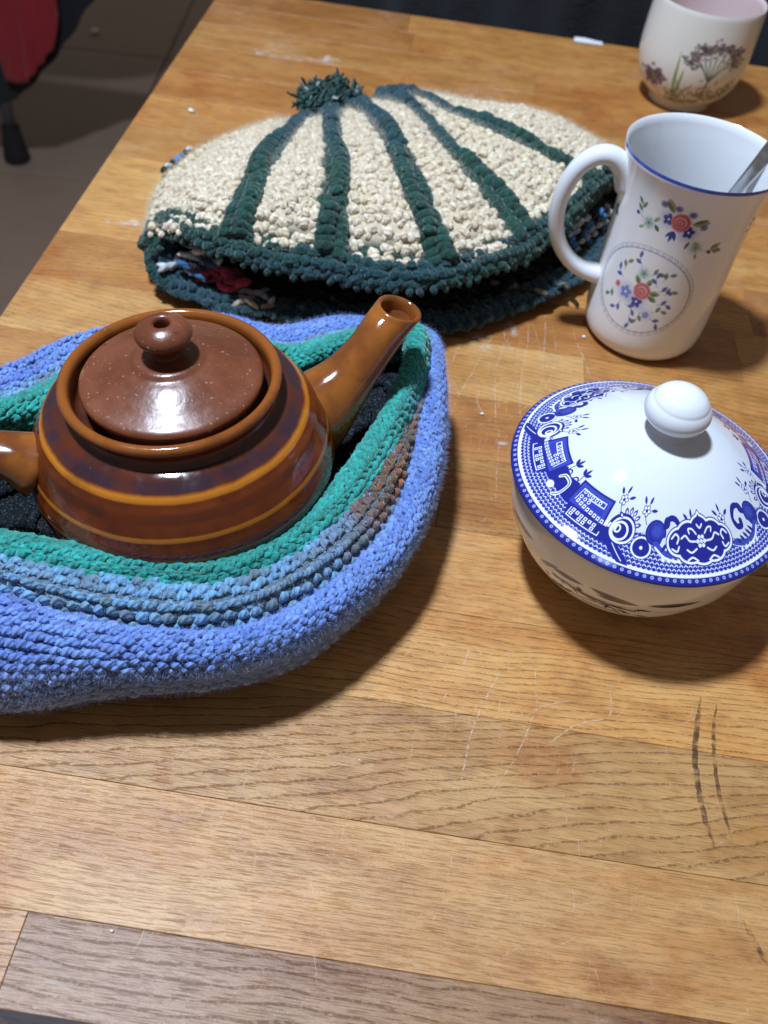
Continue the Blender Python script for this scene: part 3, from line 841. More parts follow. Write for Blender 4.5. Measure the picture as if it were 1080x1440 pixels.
def blue_rows(VB, dv, sel, stitch, nu):
    for k, v in enumerate(VB):
        u = u_even(nu, .5 * (k % 2)); vv = v + rng.normal(0, .015, len(u))
        t_ = smooth_rand(len(u), 3)[:, None]
        b_ = BLUE * (1 - t_) + BLUE2 * t_
        pale = np.clip((v - 8.3) / 1.5, 0, .9)
        b_ = b_ * (1 - pale) + PALE * pale
        m_ = sel(u, v)
        if m_.any():
            if stitch == 'v': vstitch(blue, u[m_], vv[m_], b_[m_], .44, .15, ang=.45, dv=dv)
            else: pstitch(blue, u[m_], vv[m_], b_[m_], .40, .155, dv=dv, k=k)
isleft = lambda u: (u < 1.7) | (u > 12)
blue_rows(np.arange(6.32, 10.7, .235), .235, lambda u, v: isleft(u), 'p', NB + 22)
blue_rows(np.arange(6.35, 9.3, .31), .31, lambda u, v: ~isleft(u), 'v', NB + 24)
blue_rows(np.arange(9.35, 10.7, .33), .33, lambda u, v: ~isleft(u), 'p', NB + 10)
def backing(name, v0, v1, colr):
    nu, nv = 240, 24
    U_, V_ = np.meshgrid(np.linspace(0, NS, nu, endpoint=False), np.linspace(v0, v1, nv), indexing='ij')
    P, _, _, N = cosyF(U_, V_)
    P = (P + N * SGN * .035).reshape(-1, 3)
    P[:, 2] = np.maximum(P[:, 2], .03)
    return mesh(name, P, grid_faces(nu, nv, True), SHADEM if name == 'inner_layer' else YM, cosy, uv=np.zeros((nu * (nv - 1) * 4, 2)), col=np.tile(colr, (nu * nv, 1)))
for q, args in (('inner_layer', (0, 1.5, np.array((.004, .008, .011)))), ('edge_backing', (1.5, 3.9, TEAL * .7)), ('band_backing', (3.9, 6.3, GREY * .7)), ('outer_fabric', (6.3, NP - 1, BLUE * .75))):  # cosy's inside coloured near-black for the shade in the gap round the pot
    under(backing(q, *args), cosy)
inner = Yarn()
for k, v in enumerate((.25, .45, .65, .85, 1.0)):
    u = u_even(NB, .5 * (k % 2)); vstitch(inner, u, np.full_like(u, v), np.tile((.004, .008, .011), (len(u), 1)), .50, .13, lift=.03, dv=.2)  # inside stitches carry the same shade in their near-black colour
under(inner.build('inner_stitch', SHADEM, cosy), cosy)
under(teal.build('teal_edge', YM, cosy), cosy)
under(grey.build('striped_band', YM, cosy), cosy)
under(blue.build('blue_knit', YM, cosy), cosy)
def cosy_fuzz(n, v0, v1, L, colr, nm, bias=0.0, rad=.0032):
    u = rng.uniform(0, NS, n); v = rng.uniform(v0, v1, n)
    P, Tu, Tv, N = cosyF(u, v); N = N * SGN
    d = N + rng.normal(0, .55, P.shape) + np.array([0, 0, bias])
    c = jit(np.tile(colr, (n, 1)), .15)
    under(fuzz(nm, P + N * .12, d, L * rng.uniform(.4, 1.2, n), c, FZM, cosy, rad), cosy)
cosy_fuzz(32000, 6.3, 8.6, .28, np.array((.24, .36, .70)), 'blue_fuzz', rad=.0019)
cosy_fuzz(60000, 8.1, 10.4, .36, np.array((.38, .48, .78)), 'pale_fuzz', rad=.0019)
cosy_fuzz(13000, 1.3, 3.9, .22, np.array((.06, .36, .31)), 'teal_fuzz', rad=.0019)
cosy_fuzz(16000, 4.0, 6.3, .22, np.array((.28, .36, .44)), 'grey_fuzz', rad=.0019)

# ================================================================== GREEN AND CREAM CROCHETED COSY
hat = empty('crocheted_cosy', (-1, 45, 0), 'green and cream crocheted tea cosy with pompom lying flat behind the teapot', 'tea cosy')
LINES = {
 'L2':[(-9.3,50.7,.5),(-12.8,46.4,.5),(-14.0,41.8,.5),(-13.6,38.0,.6)],
 'L1':[(-9.1,50.5,1.8),(-12.6,46.1,1.9),(-13.8,41.6,2.1),(-13.4,37.8,2.1)],
 'L0':[(-8.5,50.1,3.1),(-11.6,45.3,3.5),(-12.8,41.0,3.4),(-12.7,37.59,3.1)],
 'r1':[(-7.58,49.31,3.60),(-7.99,42.17,5.00),(-8.47,38.2,4.9),(-8.90,36.27,4.0)],
 'r2':[(-6.11,50.49,3.80),(-4.93,42.29,5.20),(-4.36,38.2,5.1),(-3.90,35.92,3.9)],
 'r3':[(-4.71,51.40,4.00),(-2.14,43.80,5.60),(-0.36,39.4,5.3),(1.03,36.55,3.9)],
 'r4':[(-3.43,53.21,4.00),(-1.0,49.2,4.6),(1.42,43.66,5.3),(5.00,39.69,4.0)],
 'r5':[(-2.21,54.01,3.90),(0.6,50.2,4.6),(3.6,47.6,5.1),(8.87,46.75,4.0)],
 'R':[(-0.96,55.54,3.40),(1.40,53.8,3.6),(6.08,53.6,3.8),(10.73,50.63,3.2)],
 'R1':[(-1.0,56.1,2.2),(1.6,55.0,2.1),(6.6,54.8,2.1),(11.5,51.6,2.2)],
 'R2':[(-1.1,56.2,.6),(1.7,55.2,.6),(6.8,55.0,.6),(11.7,51.8,.6)],
}
HC = np.stack([spline(np.array(v), 9) for v in LINES.values()])      # lines x 9 x 3
NL = len(HC)
def hatS(a, b):
    shp = np.shape(a); a = np.ravel(a); b = np.ravel(np.broadcast_to(b, shp))
    A = cat_rom(HC, np.clip(a, 0, NL - 1 - 1e-6))
    n = len(a); x = np.clip(b, 0, 1) * 8; i = np.clip(np.floor(x).astype(int), 0, 7); f = (x - i)[:, None]; ar = np.arange(n)
    g = lambda k: A[ar, np.clip(k, 0, 8)]
    p0, p1, p2, p3 = g(i - 1), g(i), g(i + 1), g(i + 2)
    P = .5 * ((2 * p1) + (-p0 + p2) * f + (2 * p0 - 5 * p1 + 4 * p2 - p3) * f ** 2 + (-p0 + 3 * p1 - 3 * p2 + p3) * f ** 3)
    top = np.clip(1 - np.maximum(0, np.maximum(2 - a, a - 8)) * .8, 0, 1)
    P[:, 2] += .62 * top * np.abs(np.sin(PI * a)) ** .8 * np.clip(b * 5, 0, 1) * np.clip((1.04 - b) * 7, .3, 1)
    return P.reshape(shp + (3,))
def hatF(a, b):
    e = .01
    P = hatS(a, b); Ta = hatS(a + e, b) - hatS(a - e, b); Tb = hatS(a, np.minimum(b + e, 1)) - hatS(a, np.maximum(b - e, 0))
    Ta /= np.linalg.norm(Ta, axis=-1)[..., None]; Tb /= np.linalg.norm(Tb, axis=-1)[..., None]
    N = np.cross(Tb, Ta); N /= np.linalg.norm(N, axis=-1)[..., None]
    return P, Ta, Tb, N
_, _, _, N_ = hatF(np.array([4.5]), np.array([.5])); HSG = 1.0 if N_[0, 2] > 0 else -1.0
HYM = mat_yarn('thick_wool', sheen=.25)
CREAM, CREAM2 = np.array((.68, .57, .40)), np.array((.78, .68, .51))
GREEN, PETROL, NAVY = np.array((.007, .050, .036)), np.array((.008, .046, .060)), np.array((.010, .024, .045))
def hat_stitch(Y, P, X, T2, N, c, s, r, lift=.12):
    jit_ = lambda q, w_: jit(q, w_, .01)
    """single crochet: two fat slanting loops and a knot"""
    n = len(P)
    for sg in (1, -1):
        d = X * .55 + sg * T2 * .75 + rng.normal(0, .22, P.shape)
        Y.add(P + sg * X * s * .24 + N * lift + rng.normal(0, .05, P.shape), d, N + rng.normal(0, .2, P.shape), s * rng.uniform(.8, 1.15, n), r * rng.uniform(.85, 1.2, n), jit_(c, .05), bend=.08, rings=6, sides=7, flat=.7)
    Y.add(P + T2 * s * .38 + N * lift * .9 + rng.normal(0, .05, P.shape), X + rng.normal(0, .3, P.shape), N, s * .6, r * .95, jit_(c, .05), bend=.06, rings=5, sides=6, flat=.7)
RW = .70     # half width of a green rib in cm
ribs = [2.0 + .06, 3, 4, 5, 6, 7]
cream_panels = [(1, 3), (3, 4), (4, 5), (5, 6), (6, 7), (7, 9)]
green = Yarn()
for q, (a0, a1) in enumerate(cream_panels):
    Y = Yarn()
    for b in np.arange(.03, .985, .034):
        aa = np.linspace(a0, a1, 60); L = hatS(aa, np.full_like(aa, b)); s = np.r_[0, np.cumsum(np.linalg.norm(np.diff(L, axis=0), axis=1))]
        lo_ = 0 if a0 == 1 else RW; hi_ = s[-1] - (0 if a1 == 9 else RW)
        if hi_ - lo_ < .25:
            continue
        n = max(1, int((hi_ - lo_) / .60)); pos = lo_ + (np.arange(n) + .5 + .25 * (int(b * 1000) % 2)) / n * (hi_ - lo_)
        a = np.interp(pos, s, aa); P, Ta, Tb, N = hatF(a, b + rng.normal(0, .004, n))
        t_ = rng.random((n, 1))
        hat_stitch(Y, P, Ta, Tb, N * HSG, CREAM * (1 - t_) + CREAM2 * t_, .58, .235, lift=.06)
    o = under(Y.build('cream_panel', HYM, hat), hat)
for a0 in (3, 4, 5, 6, 7):
    Y = Yarn(); nb = 44
    b = np.linspace(.0, .97, nb)
    for sg in (-1, 1):
        aw = a0 + .05 * np.sin(b * 8 + a0 * 2.3); P, Ta, Tb, N = hatF(aw, b); N = N * HSG
        t_ = np.clip(b * 2.2 - .55 + rng.normal(0, .15, nb), 0, 1)[:, None]
        c = PETROL * (1 - t_) + GREEN * t_
        Y.add(P + sg * Ta * .36 + N * .42 + rng.normal(0, .04, P.shape), Ta + sg * Tb * .45 + rng.normal(0, .14, P.shape), N + sg * Ta * .5, 1.05, .32 * rng.uniform(.9, 1.15, nb), jit(c, .15), bend=.10, rings=6, sides=7)
    for sg in (-1, 1):
        b2 = b + .009
        P, Ta, Tb, N = hatF(aw, b2); N = N * HSG
        c = PETROL * (1 - t_) + GREEN * t_
        Y.add(P + sg * Ta * .70 + N * .24, Tb + sg * Ta * .3 + rng.normal(0, .2, P.shape), N, .62, .22, jit(c, .15), bend=.05, rings=5, sides=6)
    under(Y.build('green_rib', HYM, hat), hat)
# underlying fabric of the top layer (a shell with its own lining below)
na, nbb = 90, 40
A_, B_ = np.meshgrid(np.linspace(0, NL - 1, na), np.linspace(0, 1, nbb), indexing='ij')
P, _, _, N = hatF(A_, B_)
ccol = np.tile(CREAM * .9, (na * nbb, 1))
w_ = np.abs(np.linalg.norm(hatS(np.round(A_), B_) - P, axis=-1)).ravel() < RW
ccol[w_ & (np.round(A_).ravel() > 2) & (np.round(A_).ravel() < 8)] = GREEN
ccol[B_.ravel() > .94] = GREEN
under(mesh('top_fabric', (P + N * HSG * .10).reshape(-1, 3), grid_faces(na, nbb), HYM, hat, uv=np.zeros(((na - 1) * (nbb - 1) * 4, 2)), col=ccol), hat)
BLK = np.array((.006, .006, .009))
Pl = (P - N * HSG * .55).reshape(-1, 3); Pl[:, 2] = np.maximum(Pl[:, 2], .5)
under(mesh('inner_layer', Pl, grid_faces(na, nbb), HYM, hat, uv=np.zeros(((na - 1) * (nbb - 1) * 4, 2)), col=np.tile(BLK, (na * nbb, 1))), hat)
# bottom layer lying on the table: black lining seen through the opening
LOW = np.array([(-13.3,37.6,2.2),(-12.7,36.5,.9),(-9.75,35.6,.62),(-6.9,35.5,.6),(-4.06,35.5,.6),(-.6,36.2,.6),(1.7,36.3,.6),(4.36,38.0,.6),(6.6,39.95,.65),(8.5,42.0,.7),(10.6,45.0,.8),(12.3,48.3,1.2)])
low = spline(LOW, 60)
back = spline(np.array([(-13.2,41.4,.5),(-11.9,45.2,.5),(-8.9,50.2,.5),(-5,53,.5),(-1.1,56,.5),(1.7,55.8,.5),(6.8,55.7,.5),(11.6,51.8,.5)]), 60)
nq = 26
tq = np.linspace(0, 1, nq)[None, :, None]
bot = low[:, None, :] * (1 - tq) + back[:, None, :] * tq
bot[:, :, 2] = np.maximum(.35, low[:, None, 2] * (1 - tq[..., 0] * 4) + .35 * np.minimum(1, tq[..., 0] * 4)) - .1
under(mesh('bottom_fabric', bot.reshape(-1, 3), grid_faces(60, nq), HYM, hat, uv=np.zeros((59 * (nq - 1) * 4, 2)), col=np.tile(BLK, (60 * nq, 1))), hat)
lin = Yarn()
WHT, CYAN, PINK, CRM = np.array((.60, .62, .66)), np.array((.05, .26, .60)), np.array((.42, .035, .10)), np.array((.48, .42, .33))
def lumps(Y, P, N, cols, s=.6, r=.17):
    n = len(P)
    Y.add(P, rng.normal(0, .8, (n, 3)) + np.array([1.5, 0, 0]), N, s * rng.uniform(1.0, 1.7, n), r * rng.uniform(.65, .95, n), cols, bend=.16, rings=8, sides=7, sway=rng.normal(0, .15, n))
P0 = bot[2:-2, 1:14].reshape(-1, 3); P0 = P0[rng.random(len(P0)) < .9] + rng.normal(0, .12, (int(0), 3)).sum() if False else bot[2:-2, 1:14].reshape(-1, 3)
P0 = P0 + rng.normal(0, .15, P0.shape) * (1, 1, .3) + (0, 0, .15)
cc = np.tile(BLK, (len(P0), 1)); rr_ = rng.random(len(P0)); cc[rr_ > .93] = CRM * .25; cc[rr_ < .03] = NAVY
lumps(lin, P0, np.tile((0, 0, 1.0), (len(P0), 1)), cc)
def cluster(c, spread, cols, n, s=.62, r=.17):
    P = np.array(c) + rng.normal(0, 1, (n, 3)) * spread
    lumps(lin, P, np.tile((0, -.5, 1.0), (n, 1)), np.array([cols[k % len(cols)] for k in range(n)]) * rng.uniform(.7, 1.1, (n, 1)), s, r)
cluster((-10.9, 37.3, 2.1), (.6, .4, .38), [WHT, WHT, BLK, WHT, CYAN * .5], 30, .8, .2)
cluster((-9.7, 36.9, 1.5), (.55, .3, .25), [PINK, PINK * 1.2, PINK * .8], 18, .9, .26)
cluster((-8.1, 36.2, 1.0), (.6, .25, .1), [CRM, CRM, WHT * .7], 9, .8, .2)
cluster((4.5, 40.2, 1.0), (1.8, .35, .12), [CRM * .5, BLK, CRM * .35, BLK], 16)
cluster((-2.5, 37.0, .9), (1.8, .3, .1), [BLK, CRM * .4, BLK], 9)
def patch(base, du, dv, nu, nv, cols, N, s=.58, r=.19):
    for i in range(nu):
        for j in range(nv):
            P = np.array(base) + np.array(du) * (i + .5 * (j % 2)) + np.array(dv) * j
            lin.add(P[None], (np.array(du) + rng.normal(0, .15, 3))[None], np.array(N)[None], s, r, (np.array(cols[(i * 2 + j * 3) % len(cols)]) * rng.uniform(.75, 1.1))[None], bend=.07, sway=.08)
patch((-13.5, 47.9, .45), (-.12, -.46, .02), (-.10, -.06, .40), 7, 5, [BLK, WHT, CYAN, BLK, CYAN, WHT, BLK], (-.75, 0, .6))
patch((7.9, 43.9, .9), (.38, .42, .03), (-.05, .05, .40), 7, 5, [WHT, CYAN, WHT, BLK, WHT, CYAN, BLK], (.3, -.8, .5))
under(lin.build('inner_stitch', HYM, hat), hat)
# green brim: the front edge of the top layer, the left-hand turn and the lower lip on the table
UP = np.array([(-13.2,37.6,2.3),(-12.6,38.1,3.2),(-10.9,37.1,3.8),(-8.86,36.1,3.9),(-6.26,35.65,3.85),(-3.86,35.6,3.8),(-1.37,35.45,3.8),(1.09,36.25,3.8),(3.23,37.83,3.9),(5.07,39.54,3.9),(7.34,43.17,4.1),(8.94,46.56,4.0),(10.78,50.44,3.3)])
def brim(path, n, width_dir, rows_, c_fn, nm, step=.42, r0=0.0):
    Y = Yarn()
    p = spline(path, n); T = np.gradient(p, axis=0); T /= np.linalg.norm(T, axis=1)[:, None]
    W = np.array([width_dir(q, i / (n - 1)) for i, q in enumerate(p)]); W -= T * (W * T).sum(1)[:, None]; W /= np.linalg.norm(W, axis=1)[:, None]
    N = np.cross(T, W); N *= np.sign((N * (0, -.6, 1)).sum(1))[:, None]
    for r in range(rows_):
        sh = (r - r0) * step
        c = np.array([c_fn(i / (n - 1), r) for i in range(n)])
        hat_stitch(Y, p + W * sh + T * .2 * (r % 2) + N * (.12 * math.sin(r * 1.5)), T, W, N, c, .66, .25, lift=.12)
    return Y, p, W, N
mixc = lambda t, r: GREEN * (.55 + .45 * math.sin(t * 9 + r)) + PETROL * (.45 - .45 * math.sin(t * 9 + r))
Y, p, W, N = brim(UP, 58, lambda q, t: np.array([0, -.75, -.75]), 3, mixc, 'brim', r0=1.15)
Y2, *_ = brim(LOW, 62, lambda q, t: np.array([0, .9, .12]) if t > .10 else np.array([.7, .5, .2]), 3, lambda t, r: PETROL * .9 + NAVY * .3 * (r % 2), 'lip')
# inner face of the left-hand turn joins the two lips
TURN = np.array([(-12.7,38.3,3.4),(-13.25,37.7,2.8),(-13.45,37.3,2.0),(-13.1,36.8,1.2),(-12.3,36.4,.8)])
Y3, *_ = brim(TURN, 10, lambda q, t: np.array([.25, .95, 0]), 5, lambda t, r: GREEN * .8 + PETROL * .2, 'turn')
under(Y.build('brim', HYM, hat), hat); under(Y2.build('lower_lip', HYM, hat), hat); under(Y3.build('brim_turn', HYM, hat), hat)
# left side wall stitches under the cream shoulder
Y = Yarn()
for a in np.arange(.1, 1.0, .28):
    b = np.linspace(.25, .98, 24); P, Ta, Tb, N = hatF(np.full(24, a), b)
    hat_stitch(Y, P, Ta, Tb, N * HSG, np.tile(CREAM * .9, (24, 1)), .56, .19)
for a in np.arange(9.1, 10, .28):
    b = np.linspace(.1, .98, 24); P, Ta, Tb, N = hatF(np.full(24, a), b)
    hat_stitch(Y, P, Ta, Tb, N * HSG, np.tile(CREAM * .9, (24, 1)), .56, .19)
under(Y.build('side_panel', HYM, hat), hat)
# pompom of looped yarn ends
pm, nst = [], 800
PC = np.array((-6.3, 52.3, 3.6))
Y = Yarn()
for k in range(680):
    d = rng.normal(0, 1, 3); d[2] = abs(d[2]) * .9 - .15; d /= np.linalg.norm(d)
    cur = PC + d * np.array((1.95, 1.45, 1.05)) * random.uniform(.45, 1.0) + np.array((-.05, -.3, .15))
    cc = WHT * .75 if k % 14 == 0 else GREEN * random.uniform(.5, 1.4) + PETROL * random.uniform(0, .4)
    dd = rng.normal(0, 1, 3) * (1, 1, .6) + d * .5; dd /= np.linalg.norm(dd)
    r_ = random.uniform(.09, .145)
    for s in range(4):
        st = dd * .27; Y.add(cur + st / 2, dd, rng.normal(0, 1, 3), .44, r_ if s < 3 else r_ * .7, cc[None, :], rings=5, sides=6)
        cur = cur + st; dd = dd + rng.normal(0, .6, 3) - (cur - PC) * .12; dd /= max(np.linalg.norm(dd), .5)
under(Y.build('pompom', HYM, hat), hat)
def hat_fuzz(n, a0, a1, colr, nm):
    a = rng.uniform(a0, a1, n); b = rng.uniform(.02, 1, n); P, Ta, Tb, N = hatF(a, b); N = N * HSG
    under(fuzz(nm, P + N * .25, N + rng.normal(0, .6, P.shape), .42 * rng.uniform(.4, 1.2, n), jit(np.tile(colr, (n, 1))), FZM, hat, .0022), hat)
hat_fuzz(40000, 1, 9, np.array((.74, .65, .50)), 'cream_fuzz')

# ================================================================== WHITE FLORAL MUG
MUG = np.array((11.95, 39.5))
ROSE, ROSED, LV, LVD, NB_, NBL, SKYB, MINT, GRY = (214, 138, 140), (176, 82, 92), (150, 165, 120), (92, 112, 84), (62, 72, 150), (120, 135, 200), (165, 180, 225), (150, 185, 185), (165, 170, 190)
WHITE = (240, 241, 244)
mc = Canvas(2304, 1014, 22.7, 10.0, WHITE)
def rose(cx, cy, r):
    mc.ellipse(cx, cy, r * 1.02, r * .98, ROSE, soft=.06)
    for k in range(7):
        a = k * .9 + .3; mc.ellipse(cx + .72 * r * math.cos(a), cy + .68 * r * math.sin(a), r * .36, r * .30, ROSE, a, soft=.05)
    mc.ellipse(cx, cy + .04 * r, r * .80, r * .72, ROSED, alpha=.75, soft=.05, ring=.045 * r / .5)
    mc.ellipse(cx, cy, r * .62, r * .55, (228, 170, 168), soft=.08)
    mc.ellipse(cx - .06 * r, cy - .06 * r, r * .42, r * .34, ROSED, alpha=.85, soft=.06, ring=.04)
    mc.ellipse(cx - .1 * r, cy - .12 * r, r * .20, r * .18, ROSED, alpha=.7, soft=.05)
def blue5(cx, cy, r, c=NB_, a0=.3):
    mc.ellipse(cx, cy, r * 1.9, r * 1.7, NBL, alpha=.28, soft=.35)
    for k in range(5):
        a = a0 + k * 2 * PI / 5; mc.ellipse(cx + r * .62 * math.cos(a), cy + r * .62 * math.sin(a), r * .55, r * .42, c, a, soft=.05)
    mc.ellipse(cx, cy, r * .22, r * .22, (245, 245, 250), soft=.03)
def sprig(x, y, ang, n=3, L=.34, c=LVD, wd=.09):
    mc.stroke([(x, y), (x + L * 1.6 * math.cos(ang), y + L * 1.6 * math.sin(ang))], .02, c, alpha=.8)
    for k in range(n):
        t = .35 + .55 * k / max(1, n - 1); s = (-1) ** k
        mc.leaf(x + L * 1.6 * t * math.cos(ang), y + L * 1.6 * t * math.sin(ang), ang + s * .7, L * 1.15, wd * 1.9, c, alpha=.85, soft=.06)
def mint(cx, cy, r):
    mc.ellipse(cx, cy, r * 1.5, r * 1.4, MINT, alpha=.4, soft=.2)
    for k in range(5):
        a = k * 2 * PI / 5; mc.ellipse(cx + r * .6 * math.cos(a), cy + r * .6 * math.sin(a), r * .5, r * .36, MINT, a, soft=.06)
    mc.ellipse(cx, cy, r * .28, r * .28, LVD, soft=.04)
def spray(cx, cy):
    for dx, dy, a, L, wd, c in ((.55, .05, .25, .85, .34, LV), (.6, .10, .42, .7, .2, LVD), (-.45, .35, 2.2, .75, .36, LV), (-.5, .42, 2.45, .6, .2, LVD)):
        mc.leaf(cx + dx, cy + dy, a, L, wd, c)
    for dx, dy in ((-.30, .62), (.42, .50), (-1.02, .62), (1.15, -.02)):
        mc.ellipse(cx + dx, cy + dy, .17, .14, NB_, alpha=.8, soft=.12)
    blue5(cx - .62, cy + .0, .25); blue5(cx + .52, cy - .38, .26)
    rose(cx, cy, .46)
    for a, L in ((-1.2, .5), (-1.75, .6), (-2.3, .5)):
        mc.leaf(cx - .18, cy - .48, a, L, .17, NB_)
    # trailing side sprays
    mint(cx + 1.15, cy - 1.05, .23); mc.leaf(cx + .95, cy - .75, 2.6 + 2.9, .55, .18, LV); mc.leaf(cx + .75, cy - .80, -1.9, .45, .15, LVD); mc.leaf(cx + 1.25, cy - 1.35, -1.2, .33, .16, LV)
    mc.curve([(cx + 1.3, cy - 1.1), (cx + 1.7, cy - 1.2), (cx + 2.0, cy - 1.15)], .02, GRY); sprig(cx + 1.75, cy - 1.18, .25, 4, .36, LVD); mc.leaf(cx + 1.8, cy - 1.2, -.3, .3, .18, NB_)
    mint(cx - 1.55, cy - .55, .23); mc.leaf(cx - 1.3, cy - .4, .9, .4, .18, LV); mc.leaf(cx - 1.2, cy - .5, -.7, .4, .2, LVD); mc.leaf(cx - 1.75, cy - .8, -2.6, .34, .15, LV)
    mc.curve([(cx - 1.7, cy - .5), (cx - 2.1, cy - .42), (cx - 2.3, cy - .2)], .02, GRY); sprig(cx - 2.05, cy - .40, 1.75, 3, .36, LVD); mc.leaf(cx - 2.2, cy - .4, 2.9, .26, .17, NB_)
def medallion(cx, cy, R, q=.82):
    mc.ellipse(cx, cy, R, R * q, GRY, soft=.03, ring=.03)
    n = 46
    for k in range(n):
        a = 2 * PI * k / n; mc.ellipse(cx + (R + .12) * math.cos(a), cy + (R * q + .12) * math.sin(a), .085, .085, GRY, soft=.03, ring=.02, alpha=.9)
        a += PI / n; mc.ellipse(cx + (R + .20) * math.cos(a), cy + (R * q + .20) * math.sin(a), .035, .035, GRY, soft=.03, alpha=.8)
    for a, L in ((.1, .62), (-.35, .62), (2.3, .6), (1.2, .45)):
        mc.leaf(cx + .15 + .35 * math.cos(a), cy + .1 + .35 * math.sin(a), a, L, .3, LV); mc.leaf(cx + .15 + .4 * math.cos(a), cy + .08 + .35 * math.sin(a), a - .1, L * .8, .15, LVD)
    blue5(cx - .75, cy - .28, .30, NBL); blue5(cx + .02, cy - .52, .28)
    rose(cx + .12, cy + .10, .46)
    mint(cx - .10, cy + 1.0, .22); mc.ellipse(cx - 1.38, cy - .12, .17, .17, ROSE, soft=.06); mc.ellipse(cx - 1.38, cy - .12, .07, .07, ROSED, soft=.03)
    blue5(cx + .75, cy - 1.05, .16, NBL)
    for x, y, a, c in ((-.3, 1.3, 2.2, NB_), (.25, 1.05, .5, LVD), (-1.2, .7, 1.4, LVD), (.95, .9, 1.0, LVD), (.75, .55, 1.9, NB_), (1.2, .2, .6, LVD), (1.1, -.35, .15, NB_), (.9, .35, .25, NB_), (-1.1, .3, 2.5, NB_), (-1.5, -.4, 4.4, LVD), (-.8, -.9, 4.2, NB_), (-.5, -.9, -.3, NB_), (-.1, -1.35, 5.0, NB_), (.4, -1.0, 4.6, LVD), (1.0, -.85, .4, LVD), (1.0, -1.2, -.5, NB_)):
        sprig(cx + x * 1.05, cy + y * .98, a, 2, .33, c, .10)
c_face = (math.degrees(math.atan2(-MUG[1], -MUG[0])) % 360) / 360 * 22.7
spray(c_face + .12, 8.05)
spray(c_face + 6.6, 7.9); spray(c_face - 6.4, 7.9); spray(c_face - 12.6 + 22.7 * (c_face < 12.6), 7.9)
medallion(c_face - .66, 4.08, 2.72, .80); medallion((c_face + 10.9) % 22.7, 4.25, 2.45)
mc.stroke([(0, 9.86), (22.7, 9.86)], .16, (66, 92, 190), soft=.03)
MT = china('floral_china', mc.image('floral_print'), rough=.07)
WC = china('white_china', None, (.72, .74, .77), .08)
mug = empty('mug', (MUG[0], MUG[1], 0), 'tall white mug with rose sprays and a blue rim line holding a spoon', 'mug')
vz = lambda pr: np.clip(pr[:, 1] / 10.0, 0, .999)
mp = [(0, .28), (2.2, .28), (2.3, .02), (2.5, .02), (2.66, .16), (2.88, .42), (3.02, .85), (3.08, 1.6), (3.10, 3.0), (3.10, 5.0), (3.13, 6.6), (3.20, 7.8), (3.33, 8.8), (3.48, 9.45), (3.585, 9.80), (3.60, 9.88), (3.57, 9.935)]
under(lathe('body', mp, MT, mug, MUG, 128, uvmode=vz, smoothn=70), mug)
mi = [(3.57, 9.935), (3.51, 9.95), (3.45, 9.90), (3.36, 9.5), (3.20, 8.8), (3.06, 7.8), (2.98, 6.5), (2.93, 4.5), (2.90, 1.8), (2.7, .9), (2.2, .6), (0, .55)]
under(lathe('inside', mi, WC, mug, MUG, 128, smoothn=50), mug)
tm = NT('tea_dregs'); tm.set(color=(.16, .075, .03), rough=.05)
under(lathe('tea', [(0, 1.9), (2.86, 1.9), (2.89, 1.93)], tm.mat, mug, MUG, 64), mug)
ha = math.radians(184)
hd = np.array((math.cos(ha), math.sin(ha)))
hpth = [(2.95, 7.9), (3.35, 8.65), (3.95, 9.2), (4.7, 9.2), (5.4, 8.55), (5.80, 7.4), (5.82, 6.1), (5.47, 4.9), (4.78, 3.95), (3.95, 3.4), (3.0, 3.2)]
hq = spline(np.array([(MUG[0] + hd[0] * r, MUG[1] + hd[1] * r, z, w__) for (r, z), w__ in zip(hpth, (.58, .51, .46, .43, .41, .39, .38, .37, .38, .42, .52))]), 60)
under(tube('handle', hq[:, :3], hq[:, 3], WC, mug, 24, squash=1.18, up=(hd[0] * -1, hd[1] * -1, .3)), mug)
# ---- teaspoon leaning in it
sm = NT('spoon_steel'); sm.set(color=(.62, .63, .66), metal=1.0, rough=sm.step(sm.noise(sm.obj(), 300, 3), .3, .7, .14, .26))
spo = empty('teaspoon', (11.3, 38.7, .7), 'steel teaspoon leaning inside the tall white mug', 'spoon')
s0, s1 = np.array((11.0, 38.5, 1.1)), np.array((15.3, 40.75, 10.25))
ax = (s1 - s0) / np.linalg.norm(s1 - s0)
tt = np.linspace(.14, 1.40, 26)
cx_ = s0 + (s1 - s0) * tt[:, None]
wv = np.interp(tt, [.14, .3, .8, 1.15, 1.33, 1.40], [.20, .17, .30, .46, .50, .30]); th = np.interp(tt, [.14, .3, 1.4], [.12, .12, .07])
sd = np.cross(ax, (0, -.6, .8)); sd /= np.linalg.norm(sd); up_ = np.cross(sd, ax)
V = []; na_ = 14
for k in range(len(tt)):
    for a in np.linspace(0, 2 * PI, na_, endpoint=False):
        V.append(cx_[k] + sd * wv[k] * math.cos(a) + up_ * (th[k] * math.sin(a) + .05 * math.cos(2 * a)))
F = [(i * na_ + j, i * na_ + (j + 1) % na_, (i + 1) * na_ + (j + 1) % na_, (i + 1) * na_ + j) for i in range(len(tt) - 1) for j in range(na_)] + [tuple(range(na_))[::-1], tuple((len(tt) - 1) * na_ + j for j in range(na_))]
under(mesh('handle', V, F, sm.mat, spo), spo)
bowl_c = s0 + ax * .2; V = []; nb_, nr_ = 24, 7
for layer in (0, 1):
    for r in range(nr_):
        q = r / (nr_ - 1)
        for a in np.linspace(0, 2 * PI, nb_, endpoint=False):
            V.append(bowl_c + ax * 1.75 * q * math.cos(a) + sd * 1.15 * q * math.sin(a) + up_ * (-.45 * (1 - q * q) - layer * .08))
F = []
